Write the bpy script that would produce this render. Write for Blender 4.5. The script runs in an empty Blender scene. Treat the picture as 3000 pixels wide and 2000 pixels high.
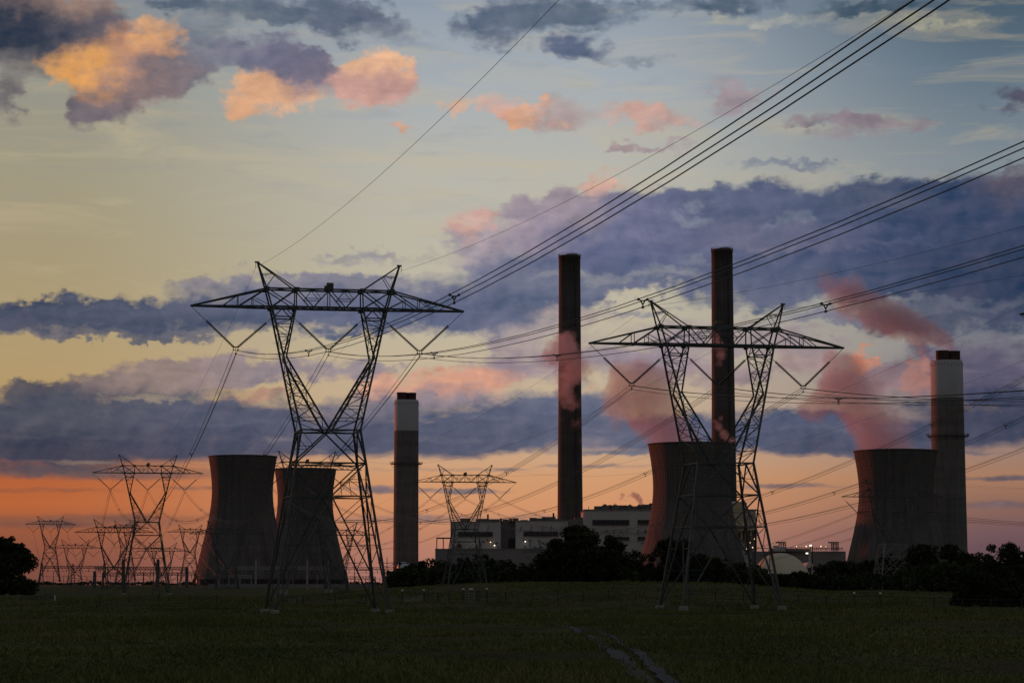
import bpy, bmesh, math, random
import numpy as np
from mathutils import Vector, Matrix, noise as mnoise

random.seed(7)
SC = bpy.context.scene
COL = SC.collection
R = math.radians

# ------------------------------------------------------------------ camera
F = 7083.0                      # focal length in photo pixels (85 mm on 36 mm, 3000 px wide)
ZC = 3.07                       # eye height above the foot of the nearest pylon
PITCH = math.atan((1712.0 - 1000.0) / F)
cam_d = bpy.data.cameras.new('camera')
cam = bpy.data.objects.new('camera', cam_d)
COL.objects.link(cam)
cam_d.lens = 85.0
cam_d.sensor_width = 36.0
cam_d.clip_start = 0.5
cam_d.clip_end = 80000.0
cam.location = (0, 0, ZC)
cam.rotation_euler = (math.pi / 2 + PITCH, 0, 0)
SC.camera = cam


def ray(px, py):
    u, v = (px - 1500.0) / F, (1000.0 - py) / F
    return u, math.cos(PITCH) - v * math.sin(PITCH), math.sin(PITCH) + v * math.cos(PITCH)


def P(px, py, d):
    """world point seen at photo pixel (px, py), d metres ahead"""
    x, y, z = ray(px, py)
    t = d / y
    return Vector((x * t, d, ZC + z * t))


def lin(c):
    return tuple(((v / 255.0) / 12.92 if v / 255.0 <= 0.04045 else ((v / 255.0 + 0.055) / 1.055) ** 2.4) for v in c)


# ------------------------------------------------------------------ terrain
GCOL = [-0.212, -0.113, 0.0, 0.07, 0.155, 0.212]
GD = [0, 60, 150, 262, 330, 400, 480, 694, 1000, 1500, 2000, 4000]
GZ = [
    [1.2, 1.0, 0.3, 0.0, 0.2, 0.4, 0.45, 0.4, 1.5, 2.0, 2.5, 3.0],
    [1.2, 1.0, 0.3, 0.0, 0.2, 0.4, 0.45, 0.4, 1.5, 2.0, 2.5, 3.0],
    [1.2, 1.0, 0.4, 0.0, 0.9, 2.5, 3.55, -0.8, -3.0, 0.5, 2.0, 3.0],
    [1.2, 1.0, 0.5, 0.2, 1.2, 2.6, 3.5, 1.0, -6.0, -2.0, 1.0, 3.0],
    [1.2, 1.0, 0.5, 0.3, 0.6, 0.9, 1.3, 1.7, -2.0, -3.0, 1.0, 3.0],
    [1.2, 1.0, 0.6, 0.3, 0.4, 0.6, 0.9, 1.3, 0.0, -3.0, 1.0, 3.0],
]


def _sm(t):
    return t * t * (3 - 2 * t)


def _prof(c, d):
    if d >= GD[-1]:
        return GZ[c][-1]
    for i in range(len(GD) - 1):
        if d < GD[i + 1]:
            t = (d - GD[i]) / (GD[i + 1] - GD[i])
            return GZ[c][i] + (GZ[c][i + 1] - GZ[c][i]) * _sm(t)
    return GZ[c][-1]


def gz(x, y):
    d = max(y, 0.0) if y > 40 else math.hypot(x, y)
    u = max(-0.2119, min(0.2119, x / max(y, 60.0)))
    for i in range(len(GCOL) - 1):
        if u <= GCOL[i + 1]:
            t = _sm((u - GCOL[i]) / (GCOL[i + 1] - GCOL[i]))
            z = _prof(i, d) * (1 - t) + _prof(i + 1, d) * t
            break
    # unseen rise added at left to keep low sun off field and pylons
    if x < -330 and 300 < y < 1950:
        e = _sm(min(1.0, max(0.0, (y - 320) / 300.0))) * _sm(min(1.0, max(0.0, (1940 - y) / 300.0)))
        z += 72.0 * e * math.exp(-((x + 720.0) / 150.0) ** 2) * (1 + 0.12 * mnoise.noise(Vector((x * 0.006, y * 0.006, 5))))
    if d < 900:
        k = min(1.0, d / 60.0) * (1.0 if d < 500 else max(0.0, 1 - (d - 500) / 400.0))
        z += k * (0.17 * mnoise.noise(Vector((x * 0.09, y * 0.05, 0))) + 0.05 * mnoise.noise(Vector((x * 0.31, y * 0.2, 3.1))))
    return z


# ------------------------------------------------------------------ mesh helpers
class MB:
    """collects shapes for ONE mesh object"""

    GAIN = 1.0

    def __init__(self):
        self.v, self.f = [], []

    def quad(self, a, b, c, d):
        n = len(self.v)
        self.v += [tuple(a), tuple(b), tuple(c), tuple(d)]
        self.f.append((n, n + 1, n + 2, n + 3))

    def bar(self, p, q, w, h=None, caps=True):
        p, q = Vector(p), Vector(q)
        d = q - p
        if d.length < 1e-6:
            return
        d.normalize()
        up = Vector((0, 0, 1)) if abs(d.z) < 0.95 else Vector((0, 1, 0))
        s = d.cross(up).normalized()
        t = s.cross(d).normalized()
        a, b = s * (w * MB.GAIN / 2), t * ((h or w) * MB.GAIN / 2)
        n = len(self.v)
        for c in (p, q):
            for k in ((-1, -1), (1, -1), (1, 1), (-1, 1)):
                self.v.append(tuple(c + a * k[0] + b * k[1]))
        for i in range(4):
            j = (i + 1) % 4
            self.f.append((n + i, n + j, n + 4 + j, n + 4 + i))
        if caps:
            self.f.append((n + 3, n + 2, n + 1, n))
            self.f.append((n + 4, n + 5, n + 6, n + 7))

    def box(self, c, s):
        cx, cy, cz = c
        x, y, z = s[0] / 2, s[1] / 2, s[2] / 2
        n = len(self.v)
        for dz in (-z, z):
            for dx, dy in ((-x, -y), (x, -y), (x, y), (-x, y)):
                self.v.append((cx + dx, cy + dy, cz + dz))
        self.f += [(n + 3, n + 2, n + 1, n), (n + 4, n + 5, n + 6, n + 7)]
        for i in range(4):
            j = (i + 1) % 4
            self.f.append((n + i, n + j, n + 4 + j, n + 4 + i))

    def box2(self, x0, x1, y0, y1, z0, z1):
        self.box(((x0 + x1) / 2, (y0 + y1) / 2, (z0 + z1) / 2), (x1 - x0, y1 - y0, z1 - z0))

    def lathe(self, prof, seg=24, origin=(0, 0, 0), axis=None, cap=True):
        """prof: (z, r) from bottom to top, round the axis"""
        o = Vector(origin)
        if axis is None:
            ex, ey, ez = Vector((1, 0, 0)), Vector((0, 1, 0)), Vector((0, 0, 1))
        else:
            ez = Vector(axis).normalized()
            ex = ez.cross(Vector((0, 0, 1)) if abs(ez.z) < 0.9 else Vector((1, 0, 0))).normalized()
            ey = ez.cross(ex)
        n = len(self.v)
        for z, r in prof:
            for k in range(seg):
                a = 2 * math.pi * k / seg
                self.v.append(tuple(o + ez * z + ex * (r * math.cos(a)) + ey * (r * math.sin(a))))
        for i in range(len(prof) - 1):
            for k in range(seg):
                j = (k + 1) % seg
                self.f.append((n + i * seg + k, n + i * seg + j, n + (i + 1) * seg + j, n + (i + 1) * seg + k))
        if cap:
            self.f.append(tuple(n + k for k in reversed(range(seg))))
            m = n + (len(prof) - 1) * seg
            self.f.append(tuple(m + k for k in range(seg)))

    def tube(self, pts, r, seg=5):
        pts = [Vector(p) for p in pts]
        n = len(self.v)
        for i, p in enumerate(pts):
            d = (pts[min(i + 1, len(pts) - 1)] - pts[max(i - 1, 0)]).normalized()
            up = Vector((0, 0, 1)) if abs(d.z) < 0.95 else Vector((0, 1, 0))
            s = d.cross(up).normalized()
            t = s.cross(d).normalized()
            rr = r[i] if isinstance(r, (list, tuple)) else r
            for k in range(seg):
                a = 2 * math.pi * k / seg
                self.v.append(tuple(p + s * (rr * math.cos(a)) + t * (rr * math.sin(a))))
        for i in range(len(pts) - 1):
            for k in range(seg):
                j = (k + 1) % seg
                self.f.append((n + i * seg + k, n + i * seg + j, n + (i + 1) * seg + j, n + (i + 1) * seg + k))
        self.f.append(tuple(n + k for k in reversed(range(seg))))
        m = n + (len(pts) - 1) * seg
        self.f.append(tuple(m + k for k in range(seg)))

    def build(self, name, mat, parent=None, smooth=False):
        me = bpy.data.meshes.new(name)
        me.from_pydata(self.v, [], self.f)
        me.materials.append(mat)
        if smooth:
            me.polygons.foreach_set('use_smooth', [True] * len(me.polygons))
        me.update()
        o = bpy.data.objects.new(name, me)
        COL.objects.link(o)
        if parent is not None:
            o.parent = parent
        return o


def tag(o, label=None, cat=None, group=None, kind=None):
    if label:
        o['label'] = label
    if cat:
        o['category'] = cat
    if group:
        o['group'] = group
    if kind:
        o['kind'] = kind
    return o


def empty(name, loc=(0, 0, 0), rz=0.0, label=None, cat=None, group=None):
    o = bpy.data.objects.new(name, None)
    o.empty_display_size = 0.5
    COL.objects.link(o)
    o.location = loc
    o.rotation_euler = (0, 0, rz)
    return tag(o, label, cat, group)


def copy_tree(o, parent=None):
    c = o.copy()
    COL.objects.link(c)
    if parent is not None:
        c.parent = parent
    for ch in [x for x in o.children]:
        copy_tree(ch, c)
    return c


# ------------------------------------------------------------------ node helpers
class NT:
    def __init__(self, tree):
        self.t = tree
        self.n = tree.nodes
        self.l = tree.links

    def node(self, typ, **kw):
        nd = self.n.new(typ)
        for k, v in kw.items():
            setattr(nd, k, v)
        return nd

    def put(self, sock, v):
        if hasattr(v, 'is_output') or isinstance(v, bpy.types.NodeSocket):
            self.l.new(v, sock)
        else:
            sock.default_value = v

    def m(self, op, a, b=0.0, c=0.0, clamp=False):
        nd = self.node('ShaderNodeMath', operation=op, use_clamp=clamp)
        self.put(nd.inputs[0], a)
        self.put(nd.inputs[1], b)
        self.put(nd.inputs[2], c)
        return nd.outputs[0]

    def vm(self, op, a, b=(0, 0, 0), c=(0, 0, 0), out=0):
        nd = self.node('ShaderNodeVectorMath', operation=op)
        self.put(nd.inputs[0], a)
        self.put(nd.inputs[1], b)
        if len(nd.inputs) > 2:
            self.put(nd.inputs[2], c)
        return nd.outputs[out]

    def scale(self, a, s):
        nd = self.node('ShaderNodeVectorMath', operation='SCALE')
        self.put(nd.inputs[0], a)
        self.put(nd.inputs['Scale'], s)
        return nd.outputs[0]

    def mix(self, f, a, b):
        nd = self.node('ShaderNodeMix', data_type='RGBA')
        self.put(nd.inputs[0], f)
        self.put(nd.inputs[6], a if not isinstance(a, tuple) or len(a) == 4 else a + (1.0,))
        self.put(nd.inputs[7], b if not isinstance(b, tuple) or len(b) == 4 else b + (1.0,))
        return nd.outputs[2]

    def ramp(self, f, stops, interp='LINEAR'):
        nd = self.node('ShaderNodeValToRGB')
        e = nd.color_ramp.elements
        nd.color_ramp.interpolation = interp
        while len(e) < len(stops):
            e.new(0.5)
        for k, (p, c) in enumerate(stops):
            e[k].position = p
            e[k].color = tuple(c) + (1.0,)
        self.put(nd.inputs[0], f)
        return nd.outputs[0]

    def noise(self, vec, scale=1.0, detail=4.0, rough=0.5, dist=0.0, out=0, dims='3D'):
        nd = self.node('ShaderNodeTexNoise', noise_dimensions=dims)
        self.put(nd.inputs['Vector'], vec)
        nd.inputs['Scale'].default_value = scale
        nd.inputs['Detail'].default_value = detail
        nd.inputs['Roughness'].default_value = rough
        nd.inputs['Distortion'].default_value = dist
        return nd.outputs[out]

    def rng(self, v, a, b, c=0.0, d=1.0, interp='LINEAR'):
        nd = self.node('ShaderNodeMapRange', interpolation_type=interp)
        self.put(nd.inputs[0], v)
        for k, x in zip((1, 2, 3, 4), (a, b, c, d)):
            self.put(nd.inputs[k], x)
        return nd.outputs[0]

    def comb(self, x, y, z=0.0):
        nd = self.node('ShaderNodeCombineXYZ')
        for k, v in enumerate((x, y, z)):
            self.put(nd.inputs[k], v)
        return nd.outputs[0]

    def sep(self, v):
        nd = self.node('ShaderNodeSeparateXYZ')
        self.put(nd.inputs[0], v)
        return nd.outputs


def new_mat(name):
    m = bpy.data.materials.new(name)
    m.use_nodes = True
    nt = NT(m.node_tree)
    b = m.node_tree.nodes['Principled BSDF']
    return m, nt, b


def noisy(name, c1, c2, scale=1.0, rough=0.8, metal=0.0, stretch=(1, 1, 1), bump=0.0, lo=0.3, hi=0.7, spec=0.3, detail=5.0):
    """a material whose colour wanders between c1 and c2"""
    m, nt, b = new_mat(name)
    tc = nt.node('ShaderNodeTexCoord')
    v = nt.vm('MULTIPLY', tc.outputs['Object'], stretch)
    n = nt.noise(v, scale, detail, 0.6)
    f = nt.rng(n, lo, hi)
    nt.l.new(nt.mix(f, c1, c2), b.inputs['Base Color'])
    b.inputs['Roughness'].default_value = rough
    b.inputs['Metallic'].default_value = metal
    b.inputs['Specular IOR Level'].default_value = spec
    if bump:
        bp = nt.node('ShaderNodeBump')
        bp.inputs['Strength'].default_value = bump
        nt.l.new(n, bp.inputs['Height'])
        nt.l.new(bp.outputs[0], b.inputs['Normal'])
    return m
# ------------------------------------------------------------------ light and sky
SUN_AZ = R(-47.0)               # to the left of the view, ahead
SUN_EL = R(1.3)
sun_d = bpy.data.lights.new('sun', 'SUN')
sun = bpy.data.objects.new('sun', sun_d)
COL.objects.link(sun)
sun_d.energy = 1.6
sun_d.angle = R(0.6)
sun_d.color = (1.0, 0.16, 0.075)
sdir = Vector((math.sin(SUN_AZ) * math.cos(SUN_EL), math.cos(SUN_AZ) * math.cos(SUN_EL), math.sin(SUN_EL)))
sun.rotation_euler = (-sdir).to_track_quat('-Z', 'Y').to_euler()

world = bpy.data.worlds.new('World')
SC.world = world
world.use_nodes = True
W = NT(world.node_tree)
bg = world.node_tree.nodes['Background']
tc = W.node('ShaderNodeTexCoord')
dx, dy, dz = W.sep(tc.outputs['Generated'])
az = W.m('MULTIPLY', W.m('ARCTAN2', dx, dy), 180 / math.pi)
el = W.m('MULTIPLY', W.m('ARCSINE', dz), 180 / math.pi)


def sky_at(px, py):
    x, y, z = ray(px, py)
    return math.degrees(math.atan2(x, y)), math.degrees(math.atan2(z, math.hypot(x, y)))


EMAX = 40.0
ROWS = [1712, 1640, 1560, 1480, 1400, 1300, 1150, 1000, 800, 500, 250, 0]
CLEAR = {
    'l': [(118, 74, 66), (134, 80, 64), (150, 87, 62), (184, 101, 58), (180, 97, 57), (172, 120, 82), (180, 152, 106), (176, 154, 114), (168, 154, 120), (160, 153, 130), (148, 148, 138), (130, 136, 142)],
    'c': [(166, 114, 106), (176, 122, 106), (190, 132, 104), (210, 148, 106), (208, 154, 112), (200, 168, 138), (198, 176, 148), (192, 180, 156), (190, 183, 164), (184, 182, 172), (166, 174, 180), (146, 158, 172)],
    'r': [(78, 62, 74), (94, 74, 84), (114, 86, 90), (140, 103, 90), (166, 122, 96), (152, 128, 120), (132, 124, 130), (130, 132, 138), (132, 139, 145), (128, 139, 147), (98, 116, 131), (66, 88, 106)],
}
TOP = [(95, 106, 128), (70, 84, 112)]
efac = W.m('DIVIDE', el, EMAX, clamp=True)
rampc = {}
for k in 'lcr':
    stops = [(max(0.0, sky_at(1500, y)[1]) / EMAX, lin(c)) for y, c in zip(ROWS, CLEAR[k])]
    stops += [(22 / EMAX, lin(TOP[0])), (1.0, lin(TOP[1]))]
    rampc[k] = W.ramp(efac, stops)
clear = W.mix(W.rng(az, -11.5, -1.0, 1.0, 0.0, 'SMOOTHSTEP'), rampc['c'], rampc['l'])
clear = W.mix(W.rng(az, 1.5, 12.0, 0.0, 1.0, 'SMOOTHSTEP'), clear, rampc['r'])

# thin cirrus streaks
pv = W.comb(az, el, 0.0)
cir = W.noise(W.vm('MULTIPLY', W.vm('ADD', pv, (0.0, 0.0, 4.0)), (0.16, 0.9, 1.0)), 1.6, 7.0, 0.62, 0.8)
cirf = W.m('MULTIPLY', W.rng(cir, 0.5, 0.72), W.rng(el, 4.5, 7.5))
clear = W.mix(W.m('MULTIPLY', cirf, 0.4), clear, lin((198, 182, 146)))
cir2 = W.noise(W.vm('MULTIPLY', W.vm('ADD', pv, (3.0, 1.0, 9.0)), (0.3, 1.6, 1.0)), 1.3, 6.0, 0.6, 0.5)
clear = W.mix(W.m('MULTIPLY', W.rng(cir2, 0.55, 0.75), W.m('MULTIPLY', W.rng(el, 7.0, 11.5), 0.35)), clear, lin((128, 136, 152)))

# cloud blobs: photo-degree position, size, colour, weight
BLOBS = [
    # the banks go on past the edges of the view
    (-560, 930, 520, 56, (70, 78, 104), 1.4), (-600, 1240, 560, 76, (70, 75, 96), 1.4), (-420, 120, 300, 110, (60, 66, 86), 1.2), (-700, 1400, 500, 22, (112, 78, 74), .8),
    (3560, 680, 520, 170, (50, 62, 98), 1.4), (3600, 1230, 560, 90, (58, 64, 92), 1.4), (3500, 1010, 420, 60, (88, 82, 108), 1.0), (3500, 330, 300, 50, (96, 90, 108), .8),
    # top left heap
    (60, 70, 190, 95, (46, 54, 76), 1.5), (250, 100, 150, 80, (104, 92, 104), 1.3), (170, 10, 150, 45, (168, 126, 108), 1.0),
    (60, 175, 120, 40, (110, 100, 104), .7),
    (262, 200, 92, 84, (232, 164, 88), 1.2), (375, 150, 96, 66, (212, 150, 106), 1.0), (470, 108, 60, 52, (218, 162, 114), 1.0),
    (400, 235, 140, 90, (160, 120, 114), 1.3), (505, 205, 110, 84, (122, 108, 118), 1.2), (310, 305, 120, 62, (120, 102, 112), 1.1),
    (245, 345, 80, 40, (122, 108, 114), .8), (110, 215, 70, 35, (132, 118, 110), .6), (20, 265, 70, 90, (120, 108, 108), .8),
    (185, 180, 60, 36, (208, 154, 104), .7), (640, 150, 140, 55, (122, 118, 136), .95), (560, 190, 60, 40, (130, 118, 126), .6),
    (800, 165, 140, 64, (114, 108, 134), 1.1), (890, 215, 115, 72, (128, 112, 132), 1.1), (745, 268, 80, 66, (218, 166, 128), 1.0),
    (850, 290, 84, 46, (222, 170, 132), 1.0),
    (1085, 200, 72, 50, (226, 178, 142), 1.0), (1142, 194, 54, 40, (228, 176, 138), .9), (1095, 250, 140, 56, (190, 148, 140), 1.2),
    (1035, 280, 90, 38, (206, 160, 146), .9),
    # blue wisps along the top
    (510, 10, 110, 30, (82, 96, 118), .9), (660, 30, 210, 48, (112, 120, 134), .7), (560, 85, 130, 26, (124, 130, 142), .55),
    (925, 35, 210, 55, (90, 102, 126), .95), (1085, 72, 150, 58, (106, 112, 132), .8), (1440, 80, 130, 66, (98, 108, 132), .9),
    (1630, 45, 240, 55, (94, 107, 130), .9), (1690, 140, 115, 40, (90, 100, 132), 1.0), (1850, 180, 110, 20, (128, 136, 150), .55),
    (2080, 10, 240, 34, (82, 97, 120), .8), (2230, 62, 220, 24, (176, 168, 152), .6), (2740, 65, 190, 18, (166, 156, 132), .6),
    (2550, 20, 200, 26, (78, 94, 112), .6),
    # pink row
    (1540, 340, 80, 42, (224, 168, 132), 1.1), (1660, 330, 150, 52, (184, 152, 148), .8), (1455, 300, 66, 42, (208, 162, 146), .8),
    (1335, 318, 70, 32, (212, 166, 138), .8), (1180, 363, 60, 17, (212, 166, 140), .6), (1860, 335, 100, 40, (200, 158, 146), .8),
    (1950, 350, 120, 36, (190, 158, 150), .7), (2170, 275, 95, 52, (172, 146, 150), .9), (1840, 428, 95, 22, (182, 150, 150), .7),
    (1960, 428, 90, 16, (178, 150, 150), .6), (2450, 345, 130, 24, (150, 126, 134), .8), (2590, 355, 140, 28, (144, 122, 132), .8),
    (2500, 392, 120, 26, (150, 134, 140), .6), (2980, 293, 80, 52, (92, 86, 106), .9), (2300, 485, 150, 16, (122, 128, 146), .7),
    # big bank to the right
    (1775, 535, 55, 45, (208, 166, 150), .9), (1378, 648, 58, 48, (204, 162, 150), .9), (1400, 735, 120, 64, (172, 150, 160), .9),
    (1690, 605, 180, 62, (168, 142, 152), 1.0), (1560, 670, 180, 74, (166, 140, 156), 1.1), (1880, 640, 210, 92, (108, 108, 146), 1.2),
    (2140, 592, 210, 62, (92, 98, 134), 1.1), (2330, 615, 230, 82, (74, 85, 122), 1.2), (2550, 575, 170, 60, (72, 82, 114), 1.0),
    (2200, 690, 320, 62, (112, 108, 140), 1.2), (1820, 735, 320, 84, (88, 95, 138), 1.3), (2460, 735, 320, 94, (66, 77, 118), 1.4),
    (2840, 640, 260, 130, (54, 68, 106), 1.5), (2975, 535, 110, 62, (98, 82, 98), .9), (2930, 790, 270, 115, (40, 56, 92), 1.6),
    (2710, 805, 260, 84, (54, 67, 104), 1.3), (1960, 790, 380, 62, (94, 100, 136), 1.2), (2380, 815, 320, 60, (84, 92, 126), 1.1), (1700, 925, 170, 30, (178, 150, 146), .75), (2050, 965, 280, 32, (172, 148, 146), .7), (2250, 1005, 220, 42, (164, 138, 142), .8), (1560, 985, 190, 38, (170, 144, 148), .8), (1880, 905, 120, 16, (150, 140, 152), .7), (2420, 930, 200, 26, (128, 122, 140), .8), (2100, 1100, 200, 36, (168, 136, 136), .8),
    (1640, 820, 260, 46, (122, 122, 144), .9), (1580, 862, 210, 52, (90, 98, 134), 1.0),
    (2230, 860, 260, 50, (96, 101, 132), .9), (1500, 800, 160, 60, (100, 104, 138), .9), (2900, 910, 260, 70, (66, 76, 106), 1.1), (2680, 950, 160, 40, (92, 92, 112), .7),
    # left upper bank
    (130, 928, 380, 58, (68, 76, 104), 1.4), (450, 930, 380, 62, (74, 82, 112), 1.4), (830, 895, 370, 66, (90, 97, 130), 1.2),
    (1090, 845, 360, 54, (124, 121, 146), 1.0), (880, 828, 300, 30, (154, 138, 146), .8), (570, 842, 120, 28, (152, 136, 134), .7),
    (1085, 757, 210, 18, (160, 148, 150), .6), (1210, 915, 320, 66, (82, 92, 132), 1.2), (1440, 925, 170, 54, (102, 106, 136), 1.0),
    # left second bank
    (70, 1147, 120, 32, (94, 84, 94), 1.0), (287, 1127, 120, 48, (126, 104, 106), 1.1), (446, 1108, 160, 48, (154, 124, 116), 1.1),
    (606, 1096, 150, 52, (164, 132, 130), 1.1), (797, 1083, 190, 46, (152, 129, 136), 1.1), (1050, 1083, 160, 28, (152, 132, 142), .9),
    (190, 1223, 380, 74, (72, 77, 98), 1.4), (150, 1308, 380, 64, (62, 66, 88), 1.4), (575, 1210, 320, 66, (82, 86, 112), 1.3),
    (640, 1290, 360, 64, (74, 78, 104), 1.4), (300, 1385, 420, 26, (100, 80, 84), .9), (957, 1264, 270, 66, (82, 86, 116), 1.3),
    (1085, 1185, 160, 42, (108, 104, 126), 1.0), (1400, 1245, 270, 68, (78, 86, 118), 1.3), (1275, 1298, 270, 46, (76, 83, 112), 1.2),
    (1116, 1127, 130, 36, (212, 158, 134), 1.0), (1370, 1115, 165, 38, (212, 154, 130), 1.1), (1276, 1160, 190, 38, (158, 132, 142), 1.0),
    (765, 1162, 110, 15, (198, 152, 124), .7), (1520, 1060, 160, 60, (168, 138, 148), .8),
    # right lower bank
    (1900, 1050, 260, 70, (160, 134, 146), .9), (2870, 1060, 220, 84, (92, 83, 110), 1.1), (2533, 1045, 46, 28, (204, 134, 104), 1.0),
    (2705, 1095, 46, 48, (192, 128, 104), 1.0), (2360, 1060, 110, 44, (172, 134, 132), .9), (2585, 1112, 170, 52, (154, 116, 122), 1.0),
    (2265, 1262, 370, 66, (78, 86, 118), 1.4), (2900, 1215, 270, 86, (58, 65, 94), 1.4), (1820, 1275, 420, 58, (92, 97, 126), 1.3),
    (2600, 1290, 370, 44, (72, 77, 104), 1.3), (1650, 1190, 200, 60, (96, 102, 132), 1.0), (2850, 1195, 60, 16, (150, 118, 108), .6),
    # lighter rents and streaks inside the banks
    (2010, 648, 70, 22, (156, 160, 168), .9), (2060, 600, 40, 14, (150, 156, 166), .7), (2330, 640, 60, 15, (140, 146, 160), .7), (1960, 805, 150, 20, (170, 163, 158), .9),
    (1720, 808, 160, 18, (176, 166, 158), .9), (2080, 768, 90, 13, (152, 150, 158), .6), (2260, 722, 280, 16, (128, 118, 142), .8), (2600, 700, 220, 14, (94, 97, 128), .7),
    (2810, 885, 230, 20, (122, 122, 134), .8), (2720, 912, 170, 16, (128, 120, 128), .6), (1800, 690, 200, 16, (126, 122, 152), .8), (2420, 660, 200, 14, (96, 98, 130), .7),
    (300, 903, 260, 11, (94, 98, 120), .8), (200, 982, 330, 14, (128, 116, 114), .7), (650, 972, 220, 16, (146, 132, 130), .7), (1000, 930, 240, 12, (112, 112, 140), .7),
    (430, 1168, 130, 11, (184, 152, 114), 1.0), (690, 1150, 90, 12, (200, 168, 122), .8), (250, 1280, 320, 9, (94, 92, 108), .8), (700, 1240, 280, 9, (106, 106, 126), .8),
    (240, 1352, 140, 7, (156, 122, 100), 1.0), (800, 1287, 70, 7, (146, 126, 128), 1.0), (1330, 1290, 160, 8, (112, 108, 126), .9), (1900, 1325, 260, 8, (124, 116, 126), .9), (2450, 1255, 240, 9, (104, 104, 126), .9),
    (2700, 1330, 260, 8, (106, 98, 112), .9), (1500, 1225, 160, 10, (104, 108, 134), .7),
    # low strips over the horizon
    (1116, 1433, 120, 14, (136, 108, 112), .9), (1340, 1440, 170, 10, (138, 112, 112), .8), (100, 1436, 300, 9, (130, 80, 62), .5),
    (620, 1430, 160, 8, (150, 96, 76), .5), (1300, 1375, 300, 8, (150, 120, 116), .5), (1750, 1365, 200, 8, (140, 116, 116), .6),
    (2300, 1425, 200, 9, (130, 100, 102), .7), (2950, 1400, 180, 10, (112, 92, 98), .8), (2900, 1480, 260, 14, (120, 92, 98), .6), (250, 1525, 420, 26, (128, 80, 68), .6),
    (1450, 1520, 600, 16, (168, 118, 104), .5),
]
# domain warp gives the ragged cauliflower edges
pv2 = W.comb(az, W.m('MULTIPLY', el, 1.45), 0.0)
wn = W.noise(pv2, 0.95, 3.0, 0.55, 0.0, out=1, dims='2D')
wn2 = W.noise(W.vm('ADD', pv2, (7.3, 2.1, 0.0)), 3.0, 8.0, 0.62, 0.0, out=1, dims='2D')
wamp = W.rng(el, 2.5, 5.2, 0.14, 0.9, 'SMOOTHSTEP')
q = W.vm('MULTIPLY', W.vm('SUBTRACT', wn, (0.5, 0.5, 0.5)), (1.9, 1.0, 0.0))
q = W.vm('MULTIPLY_ADD', W.vm('SUBTRACT', wn2, (0.5, 0.5, 0.5)), (0.56, 0.44, 0.0), q)
q = W.vm('MULTIPLY_ADD', q, W.comb(1.0, wamp, 0.0), pv)
# billow texture: one noise, read twice along the light, brightens the lit side of every billow
n0 = W.noise(pv2, 1.3, 9.0, 0.64, 0.25, dims='2D')
n1 = W.noise(W.vm('ADD', pv2, (-0.16, 0.14, 0.0)), 1.3, 4.0, 0.5, 0.25, dims='2D')
nl = W.noise(W.vm('MULTIPLY_ADD', pv, (0.3, 1.0, 0.0), (11.0, 5.0, 0.0)), 1.5, 4.0, 0.55, 0.3, dims='2D')
gain = W.m('MULTIPLY_ADD', W.m('SUBTRACT', n0, n1), 0.5, W.m('MULTIPLY_ADD', W.m('SUBTRACT', nl, 0.5), 0.42, 1.0))
gain = W.m('MINIMUM', W.m('MAXIMUM', gain, 0.65), 1.5)
soft = W.rng(nl, 0.3, 0.7, 0.5, 1.35)
nst = W.noise(W.vm('MULTIPLY_ADD', pv, (0.42, 1.5, 0.0), (3.0, 8.0, 0.0)), 1.35, 8.0, 0.62, 0.3, dims='2D')
hi = W.rng(el, 7.6, 9.6, 0.0, 1.0, 'SMOOTHSTEP')
nmix = W.m('MULTIPLY_ADD', W.m('SUBTRACT', n0, nst), W.m('MULTIPLY_ADD', hi, 0.75, 0.25), nst)
nedge = W.m('MULTIPLY', W.m('SUBTRACT', nmix, 0.5), 1.0)
warm = W.vm('MULTIPLY', W.comb(*[W.m('SUBTRACT', gain, 1.0)] * 3), (0.10, 0.045, 0.0))


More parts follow.
